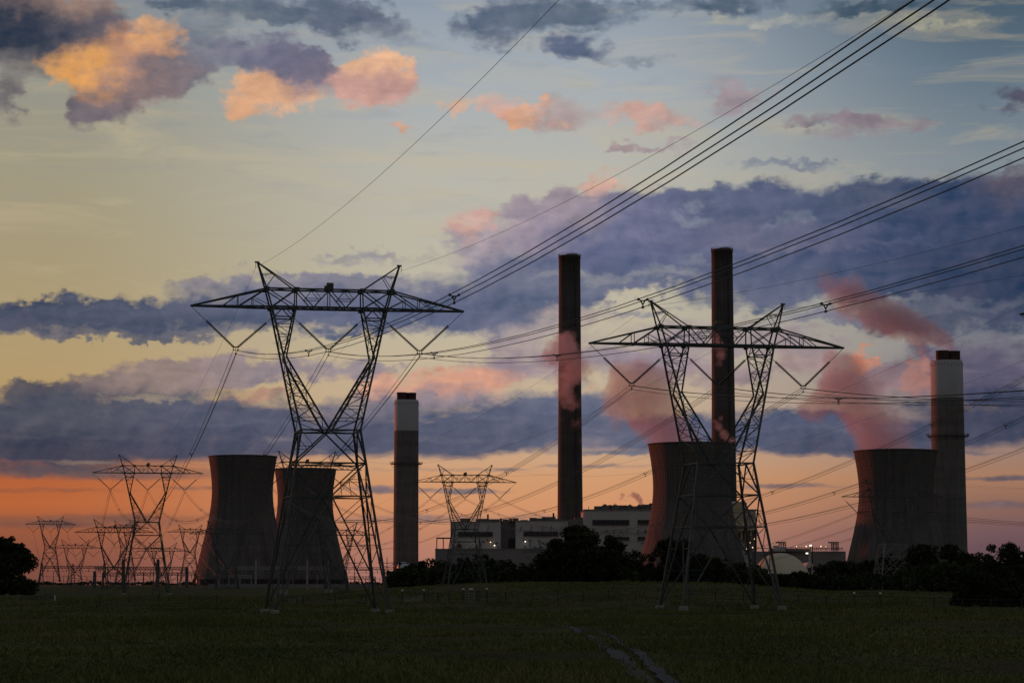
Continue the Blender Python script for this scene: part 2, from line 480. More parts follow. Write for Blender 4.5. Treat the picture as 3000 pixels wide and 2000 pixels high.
def tile_shader(a0, a1, e0, e1):
    """the same sky everywhere; a tile only lists the blobs that reach it, which keeps the shader cheap"""
    hit = []
    for (bx, by, rx, ry, c, wt) in BLOBS:
        a, e = sky_at(bx, by)
        ra, re = rx * 1.34 / F * 180 / math.pi, ry * 1.34 / F * 180 / math.pi
        if not (a + ra + 0.8 < a0 or a - ra - 0.8 > a1 or e + re + 0.5 < e0 or e - re - 0.5 > e1):
            ds = 0.22 if c[0] < 185 else 0.0
            g = ds * (0.3 * c[0] + 0.55 * c[1] + 0.15 * c[2])
            hit.append((a, e, ra, re, lin(tuple((v * (1 - ds) + g) * (k if ds else 1.0) for v, k in zip(c, (0.95, 0.985, 1.0)))), wt))
    b = W.node('ShaderNodeBackground')
    if not hit:
        W.put(b.inputs[0], clear)
        return b.outputs[0]
    gt = bpy.data.node_groups.new('cloud_tile', 'ShaderNodeTree')
    src = {'q': q, 'clear': clear, 'gain': gain, 'soft': soft, 'nedge': nedge, 'warm': warm}
    for nm in src:
        gt.interface.new_socket(nm, in_out='INPUT', socket_type='NodeSocketFloat' if nm in ('gain', 'soft', 'nedge') else 'NodeSocketVector')
    gt.interface.new_socket('col', in_out='OUTPUT', socket_type='NodeSocketVector')
    G = NT(gt)
    gi, go = G.node('NodeGroupInput').outputs, G.node('NodeGroupOutput').inputs
    accw, accc, qq = None, None, gi['q']
    for n, (a, e, ra, re, cl, wt) in enumerate(hit):
        if n and n % 6 == 0:      # ties each batch to the one before, so that the shader needs little stack
            qq = G.vm('MULTIPLY_ADD', accw, (1e-7, 1e-7, 0.0), qq)
        k = G.vm('MULTIPLY_ADD', qq, (1 / ra, 1 / re, 0), (-a / ra, -e / re, 0))
        t = G.m('SUBTRACT', 1.0, G.vm('DOT_PRODUCT', k, k, out=1), clamp=True)
        t = G.m('MULTIPLY', t, t)
        if accw is None:
            accw = G.m('MULTIPLY', t, wt)
            accc = G.vm('MULTIPLY', t, tuple(v * wt for v in cl))
        else:
            accw = G.m('MULTIPLY_ADD', t, wt, accw)
            accc = G.vm('MULTIPLY_ADD', t, tuple(v * wt for v in cl), accc)
    ccol = G.vm('DIVIDE', accc, G.comb(*[G.m('MAXIMUM', accw, 0.0005)] * 3))
    ccol = G.vm('ADD', G.scale(ccol, gi['gain']), gi['warm'])
    alpha = G.rng(G.m('ADD', gi['nedge'], accw), -0.16, gi['soft'], 0.0, 1.0, 'SMOOTHSTEP')
    alpha = G.m('MULTIPLY', alpha, G.rng(accw, 0.0, 0.36, 0.0, 1.0, 'SMOOTHSTEP'))
    alpha = G.m('MULTIPLY', G.m('MAXIMUM', alpha, G.rng(accw, 0.0, 1.1, 0.0, 0.75, 'SMOOTHSTEP')), 0.96)
    dif = G.vm('SUBTRACT', ccol, gi['clear'])
    G.l.new(G.vm('MULTIPLY_ADD', dif, G.comb(alpha, alpha, alpha), gi['clear']), go['col'])
    gn = W.node('ShaderNodeGroup')
    gn.node_tree = gt
    for nm, v in src.items():
        W.put(gn.inputs[nm], v)
    W.put(b.inputs[0], gn.outputs['col'])
    return b.outputs[0]


def mix_shader(f, a, b):
    nd = W.node('ShaderNodeMixShader')
    W.put(nd.inputs[0], f)
    W.l.new(a, nd.inputs[1])
    W.l.new(b, nd.inputs[2])
    return nd.outputs[0]


AZ = [-40, -7.5, -3.5, 0.5, 4.5, 8.5, 40]
EL = [-2, 2.3, 4.2, 6.2, 8.6, 10.8, 40]
rows = []
for j in range(len(EL) - 1):
    sh = None
    for i in range(len(AZ) - 1):
        ts = tile_shader(AZ[i], AZ[i + 1], EL[j], EL[j + 1])
        sh = ts if sh is None else mix_shader(W.m('GREATER_THAN', az, AZ[i]), sh, ts)
    rows.append(sh)
front = rows[0]
for j in range(1, len(rows)):
    front = mix_shader(W.m('GREATER_THAN', el, EL[j]), front, rows[j])
# the sky outside the view: dusk sky model, dimmer and bluer away from the sunset
st = W.node('ShaderNodeTexSky', sky_type='NISHITA')
st.sun_disc = False
st.sun_elevation = SUN_EL
st.sun_rotation = SUN_AZ
st.altitude = 200
back = W.vm('MULTIPLY_ADD', st.outputs[0], (0.056, 0.056, 0.056), (0.090, 0.092, 0.110))
absaz = W.m('ABSOLUTE', az)
fb = W.m('MAXIMUM', W.rng(absaz, 25.0, 40.0, 0.0, 1.0, 'SMOOTHSTEP'), W.rng(el, 20.0, 40.0, 0.0, 1.0, 'SMOOTHSTEP'))
fb = W.m('MAXIMUM', fb, W.m('LESS_THAN', el, -0.3))
back = W.mix(W.rng(el, -0.6, -0.3, 1.0, 0.0), back, (0.006, 0.006, 0.005))
W.l.new(back, bg.inputs[0])
bg.inputs[1].default_value = 1.0
W.l.new(mix_shader(fb, front, bg.outputs[0]), world.node_tree.nodes['World Output'].inputs[0])

SC.view_settings.view_transform = 'Standard'
SC.view_settings.look = 'None'
SC.view_settings.exposure = 0.0
SC.view_settings.gamma = 1.0
SC.view_settings.use_curve_mapping = False
world.cycles.sampling_method = 'MANUAL'
world.cycles.sample_map_resolution = 512
cy = SC.cycles
cy.max_bounces = 6
cy.diffuse_bounces = 2
cy.glossy_bounces = 2
cy.transparent_max_bounces = 12
cy.volume_bounces = 2
cy.volume_step_rate = 0.35
cy.volume_max_steps = 256
cy.use_adaptive_sampling = True
cy.adaptive_threshold = 0.008
cy.use_denoising = True
cy.denoiser = 'OPENIMAGEDENOISE'
cy.denoising_input_passes = 'RGB_ALBEDO_NORMAL'
cy.denoising_prefilter = 'ACCURATE'
cy.sample_clamp_indirect = 3.0
# ------------------------------------------------------------------ materials
M = {}
M['steel'] = noisy('galvanised_steel', (0.055, 0.066, 0.064), (0.105, 0.116, 0.112), 0.6, 0.6, 0.5)
M['steel_pale'] = noisy('pale_galvanised_steel', (0.15, 0.148, 0.142), (0.23, 0.225, 0.215), 0.5, 0.55, 0.4)
M['steel_far'] = noisy('weathered_steel', (0.07, 0.07, 0.07), (0.13, 0.125, 0.12), 0.4, 0.65, 0.4)
M['porcelain'] = noisy('brown_porcelain', (0.02, 0.016, 0.014), (0.04, 0.03, 0.026), 2.0, 0.3)
M['wire'] = noisy('aluminium_strand', (0.05, 0.05, 0.05), (0.09, 0.088, 0.085), 0.3, 0.6, 0.4)
M['footing'] = noisy('footing_concrete', (0.20, 0.185, 0.16), (0.34, 0.31, 0.27), 2.2, 0.9, bump=0.3)
M['box_paint'] = noisy('faded_yellow_paint', (0.16, 0.15, 0.06), (0.10, 0.10, 0.06), 2.0, 0.6)
M['bark'] = noisy('bark', (0.03, 0.024, 0.02), (0.07, 0.055, 0.045), 2.0, 0.95, stretch=(1, 1, 0.2))
M['timber'] = noisy('old_timber', (0.06, 0.05, 0.04), (0.13, 0.11, 0.09), 3.0, 0.9, stretch=(1, 1, 0.3))
M['white_cap'] = noisy('white_paint', (0.62, 0.62, 0.60), (0.8, 0.8, 0.78), 4.0, 0.6)
M['gate_metal'] = noisy('gate_metal', (0.22, 0.22, 0.22), (0.34, 0.34, 0.33), 3.0, 0.45, 0.7)
M['fence_post'] = noisy('dark_fence_post', (0.03, 0.03, 0.028), (0.06, 0.056, 0.05), 3.0, 0.8)
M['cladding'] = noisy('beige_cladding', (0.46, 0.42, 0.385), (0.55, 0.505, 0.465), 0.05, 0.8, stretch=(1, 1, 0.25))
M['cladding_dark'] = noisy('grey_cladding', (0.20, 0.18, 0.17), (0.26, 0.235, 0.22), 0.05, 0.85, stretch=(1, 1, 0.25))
M['louvre'] = noisy('dark_louvre_and_opening', (0.025, 0.025, 0.03), (0.05, 0.05, 0.055), 0.4, 0.5)
M['roof'] = noisy('roof_plant_metal', (0.10, 0.095, 0.09), (0.18, 0.165, 0.155), 0.1, 0.7)
M['rust'] = noisy('rust_red_paint', (0.22, 0.07, 0.04), (0.30, 0.10, 0.06), 0.8, 0.7)
M['silver'] = noisy('silver_paint', (0.40, 0.42, 0.44), (0.52, 0.54, 0.56), 0.3, 0.4, 0.5)
M['dome'] = noisy('cream_dome_skin', (0.56, 0.48, 0.33), (0.66, 0.57, 0.41), 0.04, 0.7, stretch=(1, 1, 0.5))
M['white_stack'] = noisy('white_stack_paint', (0.36, 0.36, 0.36), (0.45, 0.45, 0.45), 0.06, 0.75, stretch=(1, 1, 0.2))
M['flue'] = noisy('sooty_flue_and_shaded_column', (0.045, 0.025, 0.022), (0.08, 0.045, 0.04), 0.2, 0.9)
M['platform'] = noisy('platform_steel', (0.05, 0.05, 0.05), (0.08, 0.08, 0.08), 0.5, 0.7, 0.3)


def stack_mat(name, c1, c2, band):
    """slip-formed concrete: faint pour rings and dark rain streaks"""
    m, nt, b = new_mat(name)
    tcn = nt.node('ShaderNodeTexCoord')
    v = tcn.outputs['Object']
    x, y, z = nt.sep(v)
    a = nt.m('ARCTAN2', y, x)
    ring = nt.noise(nt.comb(0.0, 0.0, z), band, 3.0, 0.6)
    streak = nt.noise(nt.comb(nt.m('COSINE', a), nt.m('SINE', a), nt.m('MULTIPLY', z, 0.006)), 6.0, 5.0, 0.65)
    f = nt.m('ADD', nt.m('MULTIPLY', nt.m('SUBTRACT', ring, 0.5), 1.1), streak)
    nt.l.new(nt.mix(nt.rng(f, 0.25, 0.75), c1, c2), b.inputs['Base Color'])
    b.inputs['Roughness'].default_value = 0.9
    b.inputs['Specular IOR Level'].default_value = 0.2
    return m


M['stack_grey'] = stack_mat('grey_stack_concrete', (0.105, 0.097, 0.092), (0.185, 0.172, 0.16), 0.11)
M['stack_brown'] = stack_mat('brown_stack_concrete', (0.062, 0.054, 0.050), (0.118, 0.102, 0.095), 0.05)


def shell_mat():
    """ribbed shell: meridian ribs and pour lifts as darker colour lines, stronger towards the rim"""
    m, nt, b = new_mat('ribbed_shell_concrete')
    tcn = nt.node('ShaderNodeTexCoord')
    v = tcn.outputs['Object']
    x, y, z = nt.sep(v)
    a = nt.m('ARCTAN2', y, x)
    rib = nt.m('SINE', nt.m('MULTIPLY', a, 110.0))
    lift = nt.m('SINE', nt.m('MULTIPLY', z, 2 * math.pi / 2.6))
    wear = nt.noise(nt.comb(nt.m('MULTIPLY', nt.m('COSINE', a), 3.0), nt.m('MULTIPLY', nt.m('SINE', a), 3.0), nt.m('MULTIPLY', z, 0.012)), 2.4, 5.0, 0.6)
    up = nt.rng(z, 40.0, 85.0, 0.25, 1.0, 'SMOOTHSTEP')
    pat = nt.m('MULTIPLY', nt.m('ADD', nt.m('MULTIPLY', nt.rng(rib, -0.2, 0.9), 0.7), nt.m('MULTIPLY', nt.rng(lift, 0.2, 0.95), 0.32)), up)
    pat = nt.m('MULTIPLY', pat, nt.rng(wear, 0.3, 0.62, 0.35, 1.0))
    base = nt.mix(nt.rng(wear, 0.3, 0.7), (0.085, 0.078, 0.076), (0.165, 0.15, 0.143))
    nt.l.new(nt.mix(nt.m('MULTIPLY', pat, 0.75), base, (0.05, 0.045, 0.043)), b.inputs['Base Color'])
    bp = nt.node('ShaderNodeBump')
    bp.inputs['Strength'].default_value = 0.6
    bp.inputs['Distance'].default_value = 0.4
    nt.l.new(rib, bp.inputs['Height'])
    nt.l.new(bp.outputs[0], b.inputs['Normal'])
    b.inputs['Roughness'].default_value = 0.92
    b.inputs['Specular IOR Level'].default_value = 0.15
    return m


M['shell'] = shell_mat()


def ground_mat():
    m, nt, b = new_mat('rough_pasture')
    tcn = nt.node('ShaderNodeTexCoord')
    v = nt.vm('MULTIPLY', tcn.outputs['Object'], (1.0, 0.45, 1.0))
    big = nt.noise(v, 0.035, 5.0, 0.6)
    mid = nt.noise(v, 0.22, 6.0, 0.65)
    fine = nt.noise(tcn.outputs['Object'], 2.2, 6.0, 0.7)
    c = nt.mix(nt.rng(mid, 0.38, 0.62), (0.040, 0.052, 0.017), (0.135, 0.138, 0.050))
    c = nt.mix(nt.rng(big, 0.42, 0.62), c, (0.105, 0.088, 0.038))
    c = nt.mix(nt.m('MULTIPLY', nt.rng(fine, 0.45, 0.7), 0.6), c, (0.018, 0.020, 0.008))
    nt.l.new(c, b.inputs['Base Color'])
    bp = nt.node('ShaderNodeBump')
    bp.inputs['Strength'].default_value = 1.0
    bp.inputs['Distance'].default_value = 0.5
    nt.l.new(nt.m('ADD', mid, fine), bp.inputs['Height'])
    nt.l.new(bp.outputs[0], b.inputs['Normal'])
    b.inputs['Roughness'].default_value = 1.0
    b.inputs['Specular IOR Level'].default_value = 0.05
    return m


def grass_mat():
    m, nt, b = new_mat('grass_blades')
    g = nt.node('ShaderNodeNewGeometry')
    n = nt.noise(nt.vm('MULTIPLY', g.outputs['Position'], (1.0, 0.4, 1.0)), 0.07, 6.0, 0.7)
    f = nt.noise(g.outputs['Position'], 3.0, 2.0, 0.6)
    c = nt.mix(nt.rng(n, 0.38, 0.62), (0.075, 0.102, 0.028), (0.25, 0.237, 0.09))
    c = nt.mix(nt.rng(f, 0.35, 0.65), c, (0.082, 0.092, 0.030))
    nt.l.new(c, b.inputs['Base Color'])
    b.inputs['Roughness'].default_value = 0.9
    b.inputs['Specular IOR Level'].default_value = 0.05
    return m


M['ground'] = ground_mat()
M['grass'] = grass_mat()
M['gravel'] = noisy('pale_gravel', (0.034, 0.036, 0.042), (0.066, 0.069, 0.078), 1.6, 0.95, bump=0.5)
M['lot'] = noisy('pale_yard_gravel', (0.16, 0.155, 0.15), (0.24, 0.235, 0.225), 0.05, 0.95)


def leaf_mat(name, c1, c2):
    m, nt, b = new_mat(name)
    g = nt.node('ShaderNodeNewGeometry')
    n = nt.noise(g.outputs['Position'], 0.45, 4.0, 0.6)
    nt.l.new(nt.mix(nt.rng(n, 0.36, 0.64), c1, c2), b.inputs['Base Color'])
    b.inputs['Roughness'].default_value = 0.85
    b.inputs['Specular IOR Level'].default_value = 0.1
    return m


M['leaf'] = leaf_mat('broad_leaves', (0.018, 0.026, 0.010), (0.042, 0.052, 0.020))
M['needle'] = leaf_mat('needle_leaves', (0.012, 0.020, 0.012), (0.030, 0.042, 0.022))


def lamp_mat(name, c, s):
    m, nt, b = new_mat(name)
    b.inputs['Base Color'].default_value = (0.8, 0.8, 0.75, 1)
    b.inputs['Emission Color'].default_value = tuple(c) + (1,)
    b.inputs['Emission Strength'].default_value = s
    return m


M['lamp_white'] = lamp_mat('lit_lamp_white', (1.0, 0.93, 0.78), 2.6)
M['lamp_warm'] = lamp_mat('lit_lamp_warm', (1.0, 0.62, 0.32), 1.8)
# ------------------------------------------------------------------ ground, path, grass
def build_ground():
    azs = []
    a = -180.0
    while a < 180.0:
        azs.append(a)
        a += 0.35 if -15 <= a < 15 else (1.5 if -84 <= a < 30 else 6.0)
    rs = [2.0]
    while rs[-1] < 45000:
        r = rs[-1]
        rs.append(r + (4.0 if r < 40 else 5.0 if r < 340 else 7.0 if r < 520 else max(15.0, r * 0.06)))
    v = [(0, 0, gz(0, 0))]
    for r in rs:
        for a in azs:
            x, y = r * math.sin(R(a)), r * math.cos(R(a))
            v.append((x, y, gz(x, y)))
    n = len(azs)
    f = []
    for k in range(n):
        f.append((0, 1 + (k + 1) % n, 1 + k))
    for i in range(len(rs) - 1):
        for k in range(n):
            j = (k + 1) % n
            f.append((1 + i * n + k, 1 + i * n + j, 1 + (i + 1) * n + j, 1 + (i + 1) * n + k))
    m = MB()
    m.v, m.f = v, f
    return tag(m.build('ground', M['ground'], smooth=True), kind='structure')


from mathutils.bvhtree import BVHTree
GO = build_ground()
BVH = BVHTree.FromPolygons([v.co for v in GO.data.vertices], [p.vertices for p in GO.data.polygons])


def gmesh(x, y):
    h = BVH.ray_cast(Vector((x, y, 500.0)), Vector((0, 0, -1)))
    return h[0].z if h[0] is not None else gz(x, y)


def strip(name, pts, mat, lift, jag=0.0):
    """pts: (x, y, width) along the ground"""
    m = MB()
    fine = []
    for (a, b) in zip(pts[:-1], pts[1:]):
        k = max(2, int(math.hypot(b[0] - a[0], b[1] - a[1]) / 1.2))
        for i in range(k):
            t = i / k
            fine.append([a[c] + (b[c] - a[c]) * t for c in range(3)])
    fine.append(list(pts[-1]))
    for i, p in enumerate(fine):
        q, o = fine[min(i + 1, len(fine) - 1)], fine[max(i - 1, 0)]
        d = Vector((q[0] - o[0], q[1] - o[1], 0)).normalized()
        s = Vector((d.y, -d.x, 0))
        w = p[2] * (1 + jag * mnoise.noise(Vector((i * 0.6, p[0], 1))))
        for e in (-0.5, 0.5):
            c = Vector((p[0], p[1], 0)) + s * (w * e)
            m.v.append((c.x, c.y, gmesh(c.x, c.y) + lift))
    for i in range(len(fine) - 1):
        m.f.append((2 * i, 2 * i + 1, 2 * i + 3, 2 * i + 2))
    return m.build(name, mat)


def gpix(px, py):
    """the ground point seen at a photo pixel"""
    x, y, z = ray(px, py)
    d = 20.0
    while d < 900:
        if ZC + z * d / y <= gz(x * d / y, d):
            return x * d / y, d
        d += 0.5
    return x * d / y, d


track_a = [(1560, 1808), (1620, 1822), (1690, 1845), (1745, 1872), (1790, 1905), (1830, 1940), (1865, 1975), (1892, 2000), (1940, 2060)]
track_b = [(1690, 1838), (1770, 1855), (1810, 1880), (1850, 1900), (1885, 1925), (1920, 1958), (1945, 1985), (1962, 2000), (2010, 2055)]
TRACKS = []


def dense(pts):
    out = []
    for a, b in zip(pts[:-1], pts[1:]):
        k = max(1, int(math.hypot(b[0] - a[0], b[1] - a[1]) / 0.5))
        out += [tuple(a[c] + (b[c] - a[c]) * i / k for c in range(3)) for i in range(k)]
    return out


for tr, w in ((track_a, 0.42), (track_b, 0.28)):
    pts = []
    for i, p in enumerate(tr):
        x, y = gpix(*p)
        pts.append((x, y, w * (0.35 + 0.65 * min(1.0, i / 3.0))))
    TRACKS.append(dense(pts))
    tag(strip('path', pts, M['gravel'], 0.03, 0.9), kind='structure')


def build_grass():
    rng = np.random.default_rng(5)
    N = 140000
    u = rng.uniform(-0.235, 0.235, N)
    t = rng.uniform(0, 1, N)
    d = 1.0 / (1 / 42.0 + t * (1 / 520.0 - 1 / 42.0))
    d = np.where(rng.uniform(0, 1, N) < 0.45, rng.uniform(120, 520, N), d)
    x = u * d
    z = np.array([gmesh(a, b) for a, b in zip(x, d)])
    pat = np.array([mnoise.fractal(Vector((a * 0.06, b * 0.03, 0)), 0.8, 2.0, 4) for a, b in zip(x, d)])
    keep = pat > rng.uniform(-0.5, 0.45, N)
    for tr in TRACKS:
        for (a, b, w) in tr:
            keep &= ~((np.abs(x - a) < 0.2) & (d - b > -8.0) & (d - b < 0.4)) | (rng.uniform(0, 1, N) < 0.10)
    x, d, z, pat = x[keep], d[keep], z[keep], pat[keep]
    n = len(x)
    B = 5
    ang = rng.uniform(0, math.pi, (n, B))
    h = rng.uniform(0.05, 0.20, (n, B)) * (1 + np.clip(pat, -0.4, 0.8))[:, None]
    w = rng.uniform(0.010, 0.026, (n, B)) * (0.6 + d / 75.0)[:, None]
    ox, oy = rng.normal(0, 0.22, (n, B)), rng.normal(0, 0.3, (n, B))
    cx, cy2 = x[:, None] + ox, d[:, None] + oy
    # a tuft in twelve is a tall weed clump
    weed = (rng.uniform(0, 1, n) < 0.07 * (1 + 2 * np.clip(pat, 0, 1)))[:, None]
    h = np.where(weed, h * rng.uniform(1.6, 2.8, (n, B)), h) * np.clip(d / 150.0, 0.45, 1.0)[:, None]
    lx, ly = rng.normal(0, 0.13, (n, B)), rng.normal(0, 0.13, (n, B))
    co = np.zeros((n, B, 3, 3), dtype=np.float32)
    co[:, :, 0, 0] = cx - np.cos(ang) * w
    co[:, :, 0, 1] = cy2 - np.sin(ang) * w
    co[:, :, 1, 0] = cx + np.cos(ang) * w
    co[:, :, 1, 1] = cy2 + np.sin(ang) * w
    co[:, :, 2, 0] = cx + lx
    co[:, :, 2, 1] = cy2 + ly
    co[:, :, 0, 2] = co[:, :, 1, 2] = z[:, None] - 0.03
    co[:, :, 2, 2] = z[:, None] + h
    tot = n * B
    me = bpy.data.meshes.new('grass')
    me.vertices.add(tot * 3)
    me.vertices.foreach_set('co', co.reshape(-1))
    me.loops.add(tot * 3)
    me.loops.foreach_set('vertex_index', np.arange(tot * 3, dtype=np.int32))
    me.polygons.add(tot)
    me.polygons.foreach_set('loop_start', np.arange(0, tot * 3, 3, dtype=np.int32))
    me.materials.append(M['grass'])
    me.update(calc_edges=True)
    o = bpy.data.objects.new('grass', me)
    COL.objects.link(o)
    tag(o, 'short rough pasture grass over the whole dark field', 'grass', kind='stuff')


build_grass()
# ------------------------------------------------------------------ pylons
def lerp(a, b, t):
    return Vector(a) + (Vector(b) - Vector(a)) * t


class Pylon:
    """lattice geometry of one V-window pylon; ext lengthens the body below the waist"""

    def __init__(self, ext, angle=False, heavy=1.0):
        self.ext = ext
        self.heavy = heavy          # member thickness
        self.angle = angle
        self.zw = 16.3 + ext           # waist
        self.zb = 29.7 + ext           # bottom chord of the cross arm
        self.zt = 31.7 + ext           # top chord
        self.zk = 24.2 + ext           # knee of the Y arms
        self.zy = 25.2 + ext           # yokes
        self.zp = 34.6 + ext           # earth wire peaks

    def leg_xy(self, z):
        t = self.zw - z
        return 3.2 + 0.148 * t, 2.9 + 0.140 * t

    def depth(self, z):
        """half depth of the Y arms and the bridge"""
        t = (z - self.zw) / (self.zb - self.zw)
        return max(0.0, 2.9 + (1.15 - 2.9) * min(1.0, t))

    def outer(self, z):
        return 3.2 + (6.3 - 3.2) * (z - self.zw) / (self.zb - self.zw)

    def inner(self, z):
        if z >= self.zk:
            return 4.75 + (3.65 - 4.75) * (z - self.zk) / (self.zb - self.zk)
        return 0.12 + (4.75 - 0.12) * (z - self.zw) / (self.zk - self.zw)

    def build(self):
        S = M['steel_pale'] if self.angle else M['steel']  # angle pylon: legs and bracing paler than its arms
        root = empty('transmission_pylon')
        MB.GAIN = self.heavy
        zw, zb, zt, zk, zp = self.zw, self.zb, self.zt, self.zk, self.zp
        # legs with their footings
        for sx, sy in ((-1, -1), (1, -1), (1, 1), (-1, 1)):
            m = MB()
            fx, fy = self.leg_xy(0)
            m.bar((sx * 3.2, sy * 2.9, zw), (sx * fx, sy * fy, 0.45), 0.24)
            lg = m.build('leg', S, root)
            m = MB()
            m.lathe([(-1.4, 0.5), (0.38, 0.5), (0.45, 0.45)], 14, (sx * fx, sy * fy, 0))
            m.build('footing', M['footing'], lg)
        # body bracing, face by face
        m = MB()
        z1, z2 = zw - 3.55, zw - 7.1

        def corners(z):
            x, y = self.leg_xy(z)
            return [Vector((-x, -y, z)), Vector((x, -y, z)), Vector((x, y, z)), Vector((-x, y, z))]
        cw, c1, c2, c0 = corners(zw), corners(z1), corners(z2), corners(0.5)
        n = 4 if self.ext > 1 else 3 if self.ext > -2 else 2
        for k in range(4):
            j = (k + 1) % 4
            front = k % 2 == 0
            for c, w in ((cw, 0.16), (c1, 0.15), (c2, 0.13)):
                m.bar(c[k], c[j], w)
            mw, m2 = (cw[k] + cw[j]) / 2, (c2[k] + c2[j]) / 2
            m.bar(mw, c1[k], 0.15)
            m.bar(mw, c1[j], 0.15)
            m.bar(c1[k], m2, 0.14)
            m.bar(c1[j], m2, 0.14)
            # light redundants of the two upper panels
            for a, b, cc in ((mw, c1[k], cw[k]), (mw, c1[j], cw[j])):
                p = lerp(a, b, 0.5)
                m.bar(p, lerp(cc, b, 0.5), 0.06)
                m.bar(p, cc, 0.06)
            for a, b, cc in ((c1[k], m2, c2[k]), (c1[j], m2, c2[j])):
                p = lerp(a, b, 0.5)
                m.bar(p, lerp(a, cc, 0.5), 0.06)
                m.bar(p, cc, 0.06)
                m.bar(p, lerp(cc, m2, 0.5), 0.06)
            # long inverted V down to the feet with its redundants
            for e in (k, j):
                m.bar(m2, c0[e], 0.15)
                prev = None
                for i in range(1, n + 1):
                    t = i / (n + 0.6)
                    a, b = lerp(c2[e], c0[e], t), lerp(m2, c0[e], t)
                    m.bar(a, b, 0.07)
                    m.bar(lerp(m2, c0[e], t), lerp(c2[e], c0[e], (i - 1) / (n + 0.6)), 0.07)
        # diaphragms
        for c in (cw, c1, c2):
            m.bar(c[0], c[2], 0.07)
            m.bar(c[1], c[3], 0.07)
        m.build('body_bracing', S, root)
        S = M['steel']
        # Y arms
        for s in (-1, 1):
            m = MB()
            nz = 6
            for sy in (-1, 1):
                def O(z):
                    return Vector((s * self.outer(z), sy * self.depth(z), z))

                def I(z):
                    return Vector((s * self.inner(z), sy * self.depth(z), z))
                m.bar(O(zw), O(zb), 0.2)
                m.bar(I(zk), I(zb), 0.16)
                m.bar(I(zw), I(zk), 0.2)
                zs = [zw + (zk - zw) * i / nz for i in range(nz)]
                for i in range(1, nz):
                    m.bar(O(zs[i]), I(zs[i]), 0.07)
                    if i % 2:
                        m.bar(O(zs[i]), I(zs[i - 1]), 0.07)
                        if i + 1 < nz:
                            m.bar(O(zs[i]), I(zs[i + 1]), 0.07)
                    else:
                        m.bar(O(zs[i]), lerp(O(zs[i - 1]), I(zs[i - 1]), 0.5), 0.05)
                zs = [zk + (zb - zk) * t for t in (0.25, 0.45, 0.65, 0.8)]
                for i, z in enumerate(zs):
                    m.bar(O(z), I(z), 0.13 if i == 3 else 0.06)
                    if i:
                        a, b = (O, I) if i % 2 else (I, O)
                        m.bar(a(zs[i - 1]), b(z), 0.06)
                m.bar(O(zs[3]), (O(zb) + I(zb)) / 2, 0.09)
                m.bar(I(zs[3]), (O(zb) + I(zb)) / 2, 0.09)
            # side faces between front and back chords
            nn = 9
            for fn in (self.outer, self.inner):
                for i in range(nn):
                    za, zc2 = zw + (zb - zw) * i / nn, zw + (zb - zw) * (i + 1) / nn
                    g = 1 if i % 2 else -1
                    m.bar((s * fn(za), -g * self.depth(za), za), (s * fn(zc2), g * self.depth(zc2), zc2), 0.07)
                    if i:
                        m.bar((s * fn(za), -self.depth(za), za), (s * fn(za), self.depth(za), za), 0.06)
            m.build('y_arm', S, root)
        # bridge and cantilevers
        m = MB()
        db, dt = 1.15, 0.95
        tip = 14.95
        XB = [-6.3, -3.65, 0, 3.65, 6.3]
        XT = [-6.85, -3.6, 0, 3.6, 6.85]
        for sy in (-1, 1):
            def B(x):
                return Vector((x, sy * db * (1 - max(0, abs(x) - 6.3) / (tip - 6.3) * 0.86), zb))

            def T(x):
                return Vector((x, sy * dt, zt))
            m.bar(B(-tip), B(-6.3), 0.19)
            m.bar(B(-6.3), B(6.3), 0.22)
            m.bar(B(6.3), B(tip), 0.19)
            m.bar(T(-6.85), T(6.85), 0.17)
            for s in (-1, 1):
                m.bar(T(s * 6.85), B(s * tip), 0.15)

                def TC(x):
                    t = (x - 6.85) / (tip - 6.85)
                    p = lerp(T(s * 6.85), B(s * tip), t)
                    return p
                m.bar(T(s * 6.85), B(s * 6.3), 0.17)
                m.bar(T(s * 3.6), B(s * 3.65), 0.13)
                m.bar(B(s * 6.3), T(s * 3.6), 0.12)
                m.bar(T(s * 6.85), B(s * 3.65), 0.10)
                m.bar(B(s * 9.9), TC(9.9), 0.08)
                m.bar(B(s * 9.9), T(s * 6.85), 0.11)
                m.bar(B(s * 11.6), TC(9.9), 0.08)
                m.bar(lerp(B(s * 9.9), T(s * 6.85), 0.52), B(s * 6.3), 0.07)
                m.bar(lerp(B(s * 9.9), T(s * 6.85), 0.52), B(s * 8.3), 0.07)
                # web of the middle bay
                m.bar(T(s * 3.6), B(s * 1.75), 0.11)
                m.bar(B(s * 1.75), T(0), 0.11)
                hp, hq = lerp(T(s * 3.6), B(s * 1.75), 0.52), lerp(B(s * 1.75), T(0), 0.48)
                m.bar(hp, hq, 0.07)
                m.bar(hp, T(s * 1.8), 0.06)
                m.bar(hq, T(s * 1.8), 0.06)
            m.bar(T(0), B(0), 0.09)
        # plan bracing front to back
        xs = [-tip, -12.2, -9.9, -8.0, -6.3, -5.0, -3.65, -1.75, 0, 1.75, 3.65, 5.0, 6.3, 8.0, 9.9, 12.2, tip]
        for i, x in enumerate(xs):
            dd = db * (1 - max(0, abs(x) - 6.3) / (tip - 6.3) * 0.86)
            m.bar((x, -dd, zb), (x, dd, zb), 0.07)
            if i:
                x0 = xs[i - 1]
                d0 = db * (1 - max(0, abs(x0) - 6.3) / (tip - 6.3) * 0.86)
                g = 1 if i % 2 else -1
                m.bar((x0, -g * d0, zb), (x, g * dd, zb), 0.06)
        for i, x in enumerate(XT):
            m.bar((x, -dt, zt), (x, dt, zt), 0.08)
            if i:
                g = 1 if i % 2 else -1
                m.bar((XT[i - 1], -g * dt, zt), (x, g * dt, zt), 0.06)
